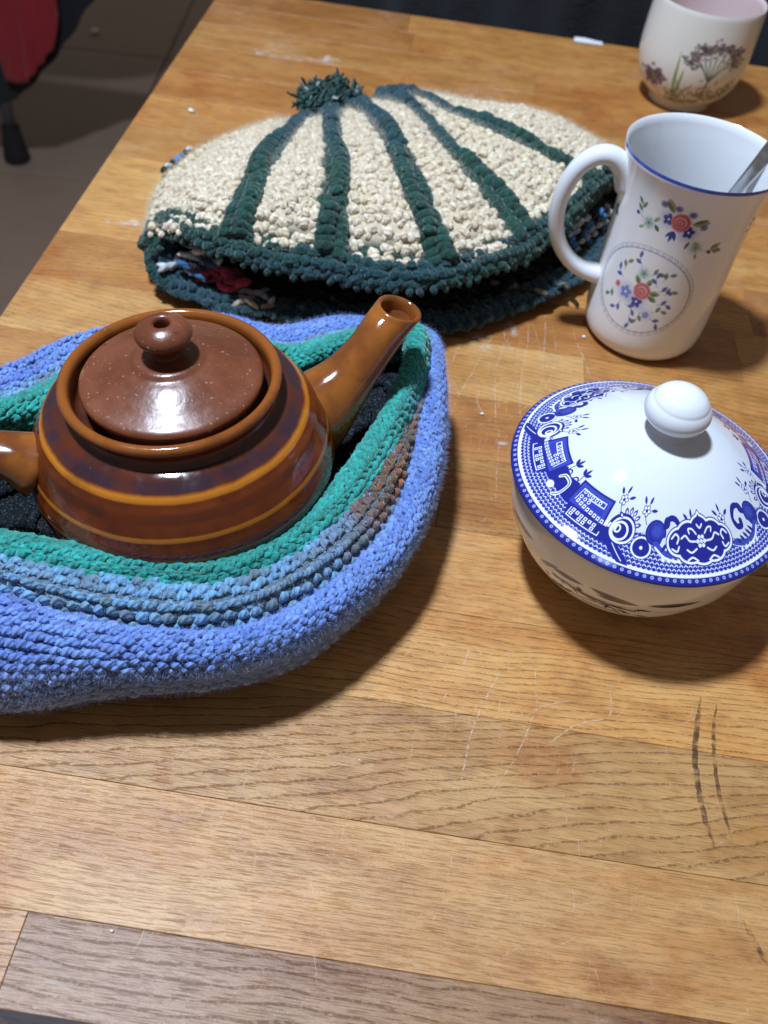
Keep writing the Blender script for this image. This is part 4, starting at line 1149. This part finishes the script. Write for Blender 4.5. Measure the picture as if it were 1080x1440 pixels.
for layer in (0, 1):
    o_ = layer * nr_ * nb_
    for r in range(nr_ - 1):
        for j in range(nb_):
            F.append((o_ + r * nb_ + j, o_ + r * nb_ + (j + 1) % nb_, o_ + (r + 1) * nb_ + (j + 1) % nb_, o_ + (r + 1) * nb_ + j))
e0, e1 = (nr_ - 1) * nb_, 2 * nr_ * nb_ - nb_
F += [(e0 + j, e0 + (j + 1) % nb_, e1 + (j + 1) % nb_, e1 + j) for j in range(nb_)]
under(mesh('spoon_bowl', V, F, sm.mat, spo), spo)

# ================================================================== SUGAR BOWL WITH PRINTED BORDER
SUG = np.array((9.37, 23.37))
B1, B2, B3, WW = (34, 40, 132), (60, 74, 168), (96, 112, 198), (228, 233, 246)
DEG = .0733; LW = 360 * DEG
lc = Canvas(4608, 448, LW, 2.6, (210, 215, 224))
yy, xx = np.mgrid[0:448, 0:4608].astype(np.float32)
S_, D_ = (xx + .5) / lc.sx, (yy + .5) / lc.sy
dmax = 1.20 + .16 * np.sin(S_ * 2 * PI / (LW / 9)) + .08 * np.sin(S_ * 2 * PI / (LW / 31))
cell = LW / 176; rowh = .125
rv = D_ / rowh; ri = np.floor(rv); fv = rv - ri
fu = S_ / cell + .5 * (ri % 2); fu = fu - np.floor(fu) - .5
dch = np.abs(fv - .30 - 1.05 * (.5 - np.abs(fu))) - .19
tri = np.where(fv < .25 + 1.0 * (.5 - np.abs(fu)), 1.0, 0.0)
wch = np.clip(.5 - dch * 5, 0, 1) * np.clip((.5 - np.abs(fu)) * 8, 0, 1)
shade = np.clip(.5 + .5 * np.sin(S_ * 1.9 + 2), 0, 1)[..., None]
lat = np.array(B1) * (.65) + np.array(B2) * .35 + 0 * shade
latc = lat * (1 - wch[..., None]) + np.array((206, 214, 240)) * wch[..., None]
mk = np.clip((dmax - D_) / .02 + .5, 0, 1)[..., None] * (D_ > .30)[..., None]
lc.a = lc.a * (1 - mk) + latc.astype(np.float32) / 255 * mk
edge = np.clip((.22 - D_) / .02 + .5, 0, 1)[..., None]
lc.a = lc.a * (1 - edge) + np.array(B1, np.float32) / 255 * edge
nd_ = 124
for k in range(nd_):
    lc.ellipse((k + .5) * LW / nd_, .135,   .050, .052, (190, 200, 235), soft=.03); lc.ellipse((k + .5) * LW / nd_, .135, .024, .024, B2, soft=.03)
band_ = np.clip(.5 - (np.abs(D_ - .285) - .038) / .02, 0, 1)[..., None]
lc.a = (lc.a * (1 - band_) + np.array(WW, np.float32) / 255 * band_).astype(np.float32)
def unit(deg0, mir, sc=1.0):
    """half a border unit: key block, scrolls, ball, half way to the cartouche; degrees measured from the axis of the pair"""
    c = lc
    X = lambda d: (deg0 + mir * d * sc) * DEG
    P = lambda L: [(X(d), h) for d, h in L]
    def clear(L): c.poly(P(L), (210, 215, 224))
    # band behind
    c.poly(P([(0, .98), (0, 1.52), (7, 1.6), (12, 1.1), (16, 1.05), (9, .95)]), B1); c.poly(P([(28, 1.02), (36, 1.05), (46.5, .44), (47.5, .28), (43, .28), (33, .80)]), B1)
    # key frame (upper) with meander of white squares
    Q = [(7, 1.78), (30, 1.84), (31, 1.12), (9, .98)]
    c.poly(P(Q), B1); c.poly(P([(8.2, 1.72), (29, 1.78), (29.8, 1.18), (10, 1.05)]), B2); c.poly(P([(10, 1.64), (27.2, 1.69), (28, 1.26), (11.5, 1.15)]), (52, 62, 168))
    c.stroke(P([(11.5, 1.22), (11.2, 1.60), (26.6, 1.63), (26.8, 1.48), (17, 1.46)]), .035, WW)
    for a in range(5):
        for b, dd in ((1.55, 0), (1.38, 0)):
            if b < 1.5 and a > 2: continue
            d0 = 12.8 + a * 2.6; c.ellipse(X(d0 + .3), b, .070, .062, WW, soft=.02); c.ellipse(X(d0 + .3), b, .032, .028, B1, soft=.02)
    for a in range(9):
        d0 = 12.5 + a * 2.3; hh = 1.24 - a * .012; c.poly(P([(d0, hh - .06), (d0 + 1.6, hh - .06), (d0 + 1.6, hh + .06), (d0, hh + .06)]), WW); c.ellipse(X(d0 + .8), hh, .026, .026, B1, soft=.02)
    # key frame (lower)
    c.poly(P([(10, 1.06), (34, 1.10), (36, .66), (14, .60)]), B1)
    for a in range(6):
        for b in (.96, .83):
            if b < .9 and a in (1, 4): continue
            d0 = 14.5 + a * 2.4; c.poly(P([(d0, b - .055), (d0 + 1.7, b - .055), (d0 + 1.7, b + .055), (d0, b + .055)]), WW); c.ellipse(X(d0 + .85), b, .026, .026, B1, soft=.02)
    c.stroke(P([(13.5, .98), (14, .72), (31, .74), (31, .86)]), .035, WW)
    # white line beside the dark diagonal
    c.stroke(P([(35, .98), (44.5, .36)]), .03, WW)
    # scroll
    c.ellipse(X(39.5), 1.22, .50, .46, B1); c.ellipse(X(40), 1.20, .40, .36, WW, ring=.035); c.ellipse(X(39), 1.16, .27, .25, WW, ring=.035)
    c.ellipse(X(37.5), 1.20, .10, .10, WW, ring=.03)
    for a in range(4): c.poly(P([(31 + a * 1.7, 1.12), (32 + a * 1.7, 1.12), (32.3 + a * 1.7, 1.27), (31.3 + a * 1.7, 1.27)]), WW)
    # acanthus edge
    for a in range(6):
        aa = .4 + a * .42; c.leaf(X(41 + 5.2 * math.cos(aa) * .8), 1.26 + .42 * math.sin(aa), aa * mir if mir > 0 else PI - aa, .24, .13, B1); c.leaf(X(41 + 5.6 * math.cos(aa) * .8), 1.27 + .44 * math.sin(aa), aa if mir > 0 else PI - aa, .14, .06, WW)
    # disc, ball, hook, leaf
    c.ellipse(X(50.8), .92, .36, .34, B1); c.ellipse(X(50.8), .92, .31, .29, WW, ring=.03); c.ellipse(X(50.8), .92, .22, .21, B1); c.ellipse(X(50.8), .92, .055, .055, WW, soft=.03)
    c.ellipse(X(56.2), 1.42, .385, .36, B1); c.ellipse(X(56.6), 1.46, .22, .20, B2, soft=.15); c.ellipse(X(56.2), 1.42, .30, .28, B3, ring=.008, soft=.02, alpha=.6)
    c.poly(P([(58, .95), (63, .72), (69, .74), (73, .88), (72, 1.25), (66, 1.5), (60, 1.3)]), (210, 215, 224))
    c.curve(P([(57, 1.10), (61, .90), (66, .82), (72, .98)]), .20, B2); c.curve(P([(57, 1.02), (62, .78), (68, .70)]), .06, WW)
    for a in range(5): c.leaf(X(60 + a * 2.4), .92 - a * .01, (1.0 if mir > 0 else PI - 1.0), .34 - .03 * a, .10, B1); c.leaf(X(60.4 + a * 2.4), .80, (-1.0 if mir > 0 else PI + 1.0), .2, .09, WW)
    c.curve(P([(60.5, 1.62), (62.5, 1.86), (66, 1.86), (68.5, 1.62), (68, 1.36), (65.5, 1.30), (64.6, 1.44)]), .17, B1); c.ellipse(X(61.3), 1.74, .13, .17, B1); c.curve(P([(66, 1.72), (67.6, 1.58), (66.6, 1.42)]), .04, WW)
    # flowers and sprigs above
    def fl(d, h, tilt=0):
        for a in range(5):
            q = a * 2 * PI / 5 + tilt; c.ellipse(X(d) + .105 * math.cos(q), h + .105 * math.sin(q), .082, .070, B1, q, soft=.02); 
        for a in range(5):
            q = a * 2 * PI / 5 + tilt; c.ellipse(X(d) + .10 * math.cos(q), h + .10 * math.sin(q), .060, .048, WW, q, soft=.02)
        c.ellipse(X(d), h, .05, .05, B1, soft=.02)
        for q in (.25, 1.35, 2.2): c.leaf(X(d) + .20 * math.cos(q + tilt), h + .20 * math.sin(q + tilt), q + tilt, .28, .10, B1)
        c.stroke([(X(d), h - .15), (X(d + 2), h - .38)], .022, B1)
    fl(33.5, 2.00, .2); fl(48.5, 1.95, -.1); fl(75.5, 1.72, .2)
    d0 = 4.5
    for q in (.5, 1.5, 2.5): c.leaf(X(d0), 1.82, q, .30, .12, B1)
    c.curve([(X(d0), 1.82), (X(d0 + .5), 1.62), (X(d0 - 1), 1.40)], .025, B1)
    c.curve(P([(1, 1.4), (2.2, 1.62), (4.6, 1.60), (5.4, 1.36)]), .04, B1); c.curve(P([(2.2, 1.36), (3.2, 1.50), (4.6, 1.34)]), .03, B1)
def cartouche(deg):
    c = lc; x0 = (deg % 360) * DEG; h0 = 1.27
    lobes = [(-.86, -.02, .40, .36), (.86, -.02, .40, .36), (-.50, .14, .46, .40), (.50, .14, .46, .40), (0, .24, .44, .46), (-.42, -.28, .42, .30), (.42, -.28, .42, .30), (0, -.30, .40, .33)]
    for grow, colr in ((.085, B1), (.055, WW), (-.02, B1)):
        for dx, dh, rx, ry in lobes: c.ellipse(x0 + dx, h0 + dh, rx + grow, ry + grow, colr, soft=.02)
        c.poly([(x0 - .2 - grow, h0 + .55), (x0 + .2 + grow, h0 + .55), (x0, h0 + .78 + grow * 1.5)], colr)
    for a in range(6):
        q = a * PI / 3; c.ellipse(x0 + .135 * math.cos(q), h0 + .135 * math.sin(q), .066, .060, WW, soft=.02)
    c.ellipse(x0, h0, .06, .055, WW, soft=.02)
    for s in (-1, 1):
        c.curve([(x0 + s * .22, h0), (x0 + s * .45, h0 + .02), (x0 + s * .62, h0 + .16), (x0 + s * .78, h0 + .08)], .055, WW)
        c.curve([(x0 + s * .18, h0 + .20), (x0 + s * .34, h0 + .34), (x0 + s * .50, h0 + .34), (x0 + s * .46, h0 + .22)], .05, WW)
        c.curve([(x0 + s * .20, h0 - .20), (x0 + s * .40, h0 - .30), (x0 + s * .56, h0 - .22)], .05, WW)
        c.curve([(x0 + s * 1.14, h0 + .06), (x0 + s * 1.0, h0 + .19), (x0 + s * .88, h0 + .10), (x0 + s * .93, h0 - .06)], .055, WW)
        c.curve([(x0 + s * 1.10, h0 - .22), (x0 + s * .92, h0 - .28), (x0 + s * .85, h0 - .14)], .05, WW)
        c.curve([(x0 + s * .55, h0 - .52), (x0 + s * .38, h0 - .44), (x0 + s * .2, h0 - .54)], .05, WW)
    c.curve([(x0 - .12, h0 + .46), (x0, h0 + .36), (x0 + .12, h0 + .46)], .05, WW)
AX = 360 - 152.0
for mir in (1, -1):
    unit(AX, mir); unit(AX - 180, mir, 1.12); unit(AX + 180, mir, 1.12)
cartouche(AX + 80); cartouche(AX - 80)
# J-shaped strap between the two key blocks
for ax_ in (AX, AX + 180):
    x0 = (ax_ % 360) * DEG
    lc.curve([(x0 - .30, 1.28), (x0 - .16, 1.42), (x0 + .22, 1.36), (x0 + .26, .98), (x0 + .12, .80)], .11, WW); lc.curve([(x0 - .30, 1.28), (x0 - .16, 1.42), (x0 + .22, 1.36), (x0 + .26, .98), (x0 + .12, .80)], .03, B2)
    lc.ellipse(x0 - .25, .92, .16, .12, WW, soft=.04)
# rubbed spot on the rim
lc.ellipse(((360 - 113.3) % 360) * DEG, .20, .30, .12, (205, 212, 235), alpha=.6, soft=.12)
lc.ellipse(((360 + 112) % 360) * DEG, 2.3, .022, .022, (50, 50, 60), soft=.02)
LIDM = china('printed_lid', lc.image('border_print'), rough=.06)
bc = Canvas(2048, 384, 31.4, 5.6, (232, 231, 228))
BH = .75
IK, IK2 = (40, 40, 58), (84, 84, 98)
fc = (360 - 112) / 360 * 31.4
for sx in (0, 8.0, 16.5, 24.5):
    x0 = (fc + sx) % 31.4
    for dx, h, L, a, wd in ((-1.9, 2.7, 1.5, .12, .26), (-.2, 2.95, 1.9, -.10, .30), (.1, 2.7, 1.6, .05, .22), (2.0, 2.9, 2.0, .10, .32), (-2.5, 2.4, 1.1, .5, .2)):
        bc.leaf(x0 + dx, h + BH, a, L, wd, IK2, alpha=.85, soft=.06); bc.leaf(x0 + dx + .1, h - .05 + BH, a, L * .8, wd * .5, IK, soft=.04)
    for k in range(26):
        bc.ellipse(x0 + random.uniform(-2.4, 2.6), random.uniform(1.4, 2.5) + BH, random.uniform(.05, .30), random.uniform(.04, .12), random.choice((IK, IK, IK2)), random.uniform(-.5, .5), soft=.04)
    for k in range(10): bc.stroke([(x0 + random.uniform(-2, 2), random.uniform(1.4, 2.2) + BH), (x0 + random.uniform(-2, 2), random.uniform(1.4, 2.4) + BH)], .04, IK)
    bc.leaf(x0 - 1.2, 2.05 + BH, .05, 2.2, .42, IK)
BOWLM = china('printed_bowl', bc.image('bowl_print'), rough=.07)
WS = china('sugar_white', None, (.72, .74, .78), .06)
sug = empty('sugar_bowl', (SUG[0], SUG[1], 0), 'round white sugar bowl with a blue willow border on its domed lid', 'sugar bowl')
bp = [(0, .3), (1.9, .3), (2.0, 0), (2.35, 0), (2.42, .3), (2.7, .55), (3.5, 1.3), (4.10, 2.1), (4.34, 2.8), (4.37, 2.98), (4.55, 3.06), (4.62, 3.2), (4.78, 3.9), (4.90, 4.7), (4.93, 5.12), (4.88, 5.2), (4.7, 5.15), (4.6, 4.6), (4.3, 3.2), (3.4, 1.6), (2, .8), (0, .7)]
under(lathe('bowl', bp, BOWLM, sug, SUG, 128, uvmode=lambda pr: np.clip(pr[:, 1] / 5.6, 0, .999), smoothn=110), sug)
lp2 = [(4.4, 5.2), (4.95, 5.22), (5.07, 5.27), (5.09, 5.33), (5.04, 5.40), (4.86, 5.50), (4.5, 5.68), (4.05, 5.95), (3.5, 6.34), (3.0, 6.66), (2.36, 7.01), (1.6, 7.32), (.9, 7.50), (.62, 7.56), (0, 7.6)]
pf = np.array(lp2)
slid = under(lathe('lid', lp2, LIDM, sug, SUG, 160, uvmode=lambda pr: np.clip((5.09 - pr[:, 0]) / 2.6, .001, .999), smoothn=110), sug)
kp2 = [(.78, 7.50), (.66, 7.60), (.58, 7.75), (.62, 7.90), (.82, 8.02), (1.00, 8.12), (1.10, 8.28), (1.14, 8.48), (1.10, 8.66), (1.02, 8.80), (.95, 8.88), (.90, 8.98), (.72, 9.16), (.45, 9.30), (.2, 9.36), (0, 9.37)]
kb_ = lathe('knob', kp2, WS, None, SUG, 72, smoothn=60)
kb_.parent = slid; kb_.location = -sug.location - slid.location

# ================================================================== FAR CUP
CUP = np.array((17.45, 69.0))
cc_ = Canvas(1536, 512, 23.6, 7.4, (218, 218, 212))
fcup = (math.degrees(math.atan2(-CUP[1], -CUP[0])) % 360) / 360 * 23.6
def cupart(x0):
    c = cc_
    # umbel of small dark florets on branching stalks
    c.curve([(x0 + 1.15, 1.2), (x0 + 1.2, 2.6), (x0 + 1.25, 3.4)], .10, (70, 84, 66))
    for dx, h in ((-.1, 4.4), (.35, 4.75), (.8, 4.95), (1.3, 5.05), (1.85, 4.95), (2.35, 4.8), (2.8, 4.5), (-.25, 3.9), (2.9, 4.0)):
        c.curve([(x0 + 1.22, 2.85), (x0 + .6 + dx * .5, 3.8), (x0 + dx, h)], .07, (92, 108, 92))
        for k in range(34): c.ellipse(x0 + dx + random.gauss(0, .27), h + random.gauss(.1, .20), .10, .085, random.choice(((92, 82, 86), (118, 106, 106), (140, 128, 122), (70, 64, 70))), soft=.05, alpha=.85)
    # grass blades
    for dx, a, L in ((-.95, 1.62, 3.4), (-.75, 1.50, 2.4), (-.85, 1.72, 2.0)):
        c.leaf(x0 + dx, 1.2, a, L, .17, (128, 158, 84)); c.leaf(x0 + dx + .03, 1.2, a, L * .9, .07, (84, 122, 58))
    # dark flower head
    for k in range(120): c.ellipse(x0 - 2.7 + random.gauss(0, .40), 2.35 + random.gauss(0, .28), .15, .12, random.choice(((98, 72, 92), (120, 92, 108), (80, 62, 80))), soft=.08, alpha=.8)
    for k in range(10): c.ellipse(x0 - 2.7 + random.gauss(0, .12), 2.3 + random.gauss(0, .1), .08, .07, (92, 150, 72), soft=.06)
    c.curve([(x0 - 2.6, 1.9), (x0 - 2.3, 1.3), (x0 - 1.4, .8)], .05, (84, 90, 70))
    # undergrowth
    for k in range(260):
        x = x0 + random.uniform(-1.6, 3.6); h = abs(random.gauss(0, .55)) + .7 + .28 * max(0, x - x0)
        c.leaf(x, h, random.uniform(.2, 2.9), random.uniform(.2, .6), .10, random.choice(((104, 108, 92), (86, 98, 72), (124, 120, 106), (92, 90, 84))), alpha=.7)
cupart(fcup + .35); cupart((fcup + 11.8) % 23.6)
CM_ = china('wildflower_china', cc_.image('wildflower_print'), rough=.10)
PKM = china('pink_inside', None, (.66, .53, .52), .12)
cup = empty('beaker', (CUP[0], CUP[1], 0), 'cream handleless cup with pink inside and wildflower print at the far end', 'cup')
cp = [(0, .25), (1.9, .25), (2.0, 0), (2.3, 0), (2.36, .35), (2.55, .62), (3.0, 1.05), (3.42, 1.6), (3.70, 2.3), (3.84, 3.0), (3.90, 3.8), (3.89, 5.0), (3.84, 6.2), (3.80, 6.95), (3.76, 7.04)]
under(lathe('body', cp, CM_, cup, CUP, 112, uvmode=lambda pr: np.clip(pr[:, 1] / 7.4, 0, .999), smoothn=60), cup)
under(lathe('inside', [(3.76, 7.04), (3.70, 7.08), (3.62, 7.02), (3.58, 6.4), (3.58, 4.0), (3.4, 2.2), (2.6, 1.0), (0, .8)], PKM, cup, CUP, 112, smoothn=40), cup)

# ================================================================== BEYOND THE TABLE
# scrap of paper on the far edge
pw = NT('white_paper'); pw.set(color=(.68, .69, .72), rough=.8)
nx, ny = 10, 5; V = []
for i in range(nx):
    for j in range(ny):
        x, y = i / (nx - 1), j / (ny - 1)
        wx, wy = 9.9 + 2.3 * x, 77.0 - .04 * x + .62 * y
        V.append((wx, wy, .05 + .05 * math.sin(x * 5) * y + .08 * y * y))
V = np.array(V); V2 = np.r_[V, V - (0, 0, .03)]
F = [tuple(f) for f in grid_faces(nx, ny)] + [tuple(int(q) + nx * ny for q in f[::-1]) for f in grid_faces(nx, ny)]
tag(mesh('paper_scrap', V2, F, pw.mat), 'small white paper scrap lying on the far table edge', 'paper')
# black cloth hanging behind the far edge
bk = NT('black_cloth'); g = bk.n('NewGeometry')
bk.set(color=bk.mix(bk.noise(g, 35, 4, .6), (.004, .0045, .006), (.010, .011, .015)), rough=.95, sheen=.15, normal=bk.bump(bk.noise(g, 300, 3), .5, .002))
nx, nz = 120, 24; V = []
for layer in (0, 1):
    for i in range(nx):
        x = -14 + 100 * i / (nx - 1)
        for k in range(nz):
            z = -60 + 66 * k / (nz - 1)
            y = 82.5 + .9 * math.sin(x * .55) * (1 - k / nz * .3) + .5 * math.sin(x * 1.37 + k * .2) + .3 * math.sin(k * .9 + x * .2) + layer * 1.2 - .012 * x
            V.append((x, y, z))
o_ = nx * nz
F = [tuple(f) for f in grid_faces(nx, nz)] + [tuple(int(q) + o_ for q in f[::-1]) for f in grid_faces(nx, nz)]
for i in range(nx - 1):
    a, b = i * nz + nz - 1, (i + 1) * nz + nz - 1; F.append((a, b, b + o_, a + o_)); a, b = i * nz, (i + 1) * nz; F.append((b, a, a + o_, b + o_))
for k in range(nz - 1):
    F.append((k, k + 1, k + 1 + o_, k + o_)); q = (nx - 1) * nz + k; F.append((q + 1, q, q + o_, q + 1 + o_))
tag(mesh('black_cloth', V, F, bk.mat), 'black cloth hanging behind the far edge of the table', 'cloth')
# pale blue cloth below the near edge of the table
pb = NT('pale_blue_cloth'); pb.set(color=pb.mix(pb.noise(pb.n('NewGeometry'), 60, 4), (.30, .36, .48), (.42, .48, .58)), rough=.9)
nx, ny = 40, 20; V = []
for layer in (0, 1):
    for i in range(nx):
        for j in range(ny):
            x, y = -24 + 34 * i / (nx - 1), 4.0 - 16 * j / (ny - 1)
            V.append((x, y, -7 - .05 * (j * .8) ** 2 + .5 * math.sin(x * .7 + y * .2) + .25 * math.sin(x * 1.9 + 1) - layer * .3))
o_ = nx * ny
F = [tuple(f) for f in grid_faces(nx, ny)] + [tuple(int(q) + o_ for q in f[::-1]) for f in grid_faces(nx, ny)]
for i in range(nx - 1):
    for j in (0, ny - 1): a, b = i * ny + j, (i + 1) * ny + j; F.append((a, b, b + o_, a + o_))
tag(mesh('blue_cloth', V, F, pb.mat), 'pale blue cloth just showing below the near edge of the table', 'cloth')
# chair with clothes hanging from its seat, on the floor to the left
chair = empty('chair', (-104, 190, FZ), 'dark chair with a grey metal leg and black foot on the brown floor', 'chair')
cb = NT('chair_black'); cb.set(color=(.008, .008, .009), rough=.7)
cgm = NT('chair_grey'); cgm.set(color=(.16, .18, .22), rough=.4, metal=.5)
for x, y in ((-88.4, 173.5), (-122, 173.5), (-122, 214), (-118, 236)):
    P = np.array([(x, y, FZ + 5.5), (x, y, FZ + 14), (x, y, FZ + 47)])
    under(tube('leg', P, [1.35, 1.35, 1.35], cgm.mat, chair, 14), chair)
    P = np.array([(x, y, FZ), (x, y, FZ + .6), (x, y, FZ + 2.0), (x, y, FZ + 5.6), (x, y, FZ + 7.6), (x, y, FZ + 7.8)])
    under(tube('rubber_foot', P, [2.5, 2.75, 2.6, 2.0, 1.8, 1.4], cb.mat, chair, 18, sharp=40), chair)
def cushion(c, sx, sy, sz, nm):
    V, F = [], []; n, k = 40, 12
    for j in range(k):
        q = -PI / 2 + PI * j / (k - 1); rr, zz = max(np.cos(q), 1e-3) ** .35, np.sin(q)
        for i in range(n):
            a = 2 * PI * i / n; ex = lambda t: np.sign(t) * abs(t) ** .55
            V.append((c[0] + sx * rr * ex(math.cos(a)), c[1] + sy * rr * ex(math.sin(a)), c[2] + sz * zz))
    F = [(j * n + i, j * n + (i + 1) % n, (j + 1) * n + (i + 1) % n, (j + 1) * n + i) for j in range(k - 1) for i in range(n)]
    return under(mesh(nm, V, F, cb.mat, chair), chair)
cushion((-94, 198, FZ + 50), 36, 30, 4, 'seat')
cushion((-100, 232, FZ + 82), 30, 4, 26, 'backrest')
def hanging(nm, outline, y0, thick, mat, label, wav):
    """a cloth hanging in folds: outline [(x,z)] filled by columns, both faces and the hem"""
    O = np.array(outline); zt = FZ + 49
    xs = np.linspace(O[:, 0].min(), O[:, 0].max(), 44)
    lowz = np.interp(xs, O[:, 0], O[:, 1]); nv = 26; V = []
    for layer in (0, 1):
        for i, x in enumerate(xs):
            for j in range(nv):
                t = j / (nv - 1); z = zt + (lowz[i] - zt) * t
                V.append((x + .25 * math.sin(t * 7 + i), y0 + wav * math.sin(i * .17 + t * 1.5) * (.3 + .7 * t) + .12 * math.sin(i * .6) * t + layer * thick, z))
    n = 44; o_ = n * nv
    F = [tuple(f) for f in grid_faces(n, nv)] + [tuple(int(q) + o_ for q in f[::-1]) for f in grid_faces(n, nv)]
    for i in range(n - 1):
        for j in (0, nv - 1): a, b = i * nv + j, (i + 1) * nv + j; F.append((a, b, b + o_, a + o_))
    for j in range(nv - 1):
        for i in (0, n - 1): a, b = i * nv + j, i * nv + j + 1; F.append((a, b, b + o_, a + o_))
    return tag(mesh(nm, V, F, mat), label, 'cloth')
rd = NT('red_cloth'); g = rd.n('NewGeometry')
rd.set(color=rd.mix(rd.noise(g, 14, 4), (.20, .005, .010), (.32, .010, .018)), rough=.9, sheen=.2)
hanging('red_cloth', [(-82.6, -52.6), (-80.5, -52.8), (-78.2, -52.2), (-74.4, -48.0), (-71.3, -44.3), (-70.2, -39.1), (-69.4, -33.0), (-69.0, -30.0)], 164.0, .35, rd.mat, 'red cloth hanging at the chair on the left beyond the table', .35)
hanging('dark_garment', [(-92, -59.8), (-86.8, -59.2), (-82.7, -57.1), (-79.0, -54.2), (-72.2, -47.2), (-67.7, -41.6), (-65.0, -37.9), (-63.0, -36.0), (-61, -31)], 166.6, .5, bk.mat, 'black garment hanging behind the red cloth', .5)
V, F = pebble(1.4)
tag(mesh('crumb', np.asarray(V) * (1, 1, .5) + (-93.5, 241, FZ + .6), F, cw.mat), 'small white speck alone on the brown tiled floor', 'crumb', None)
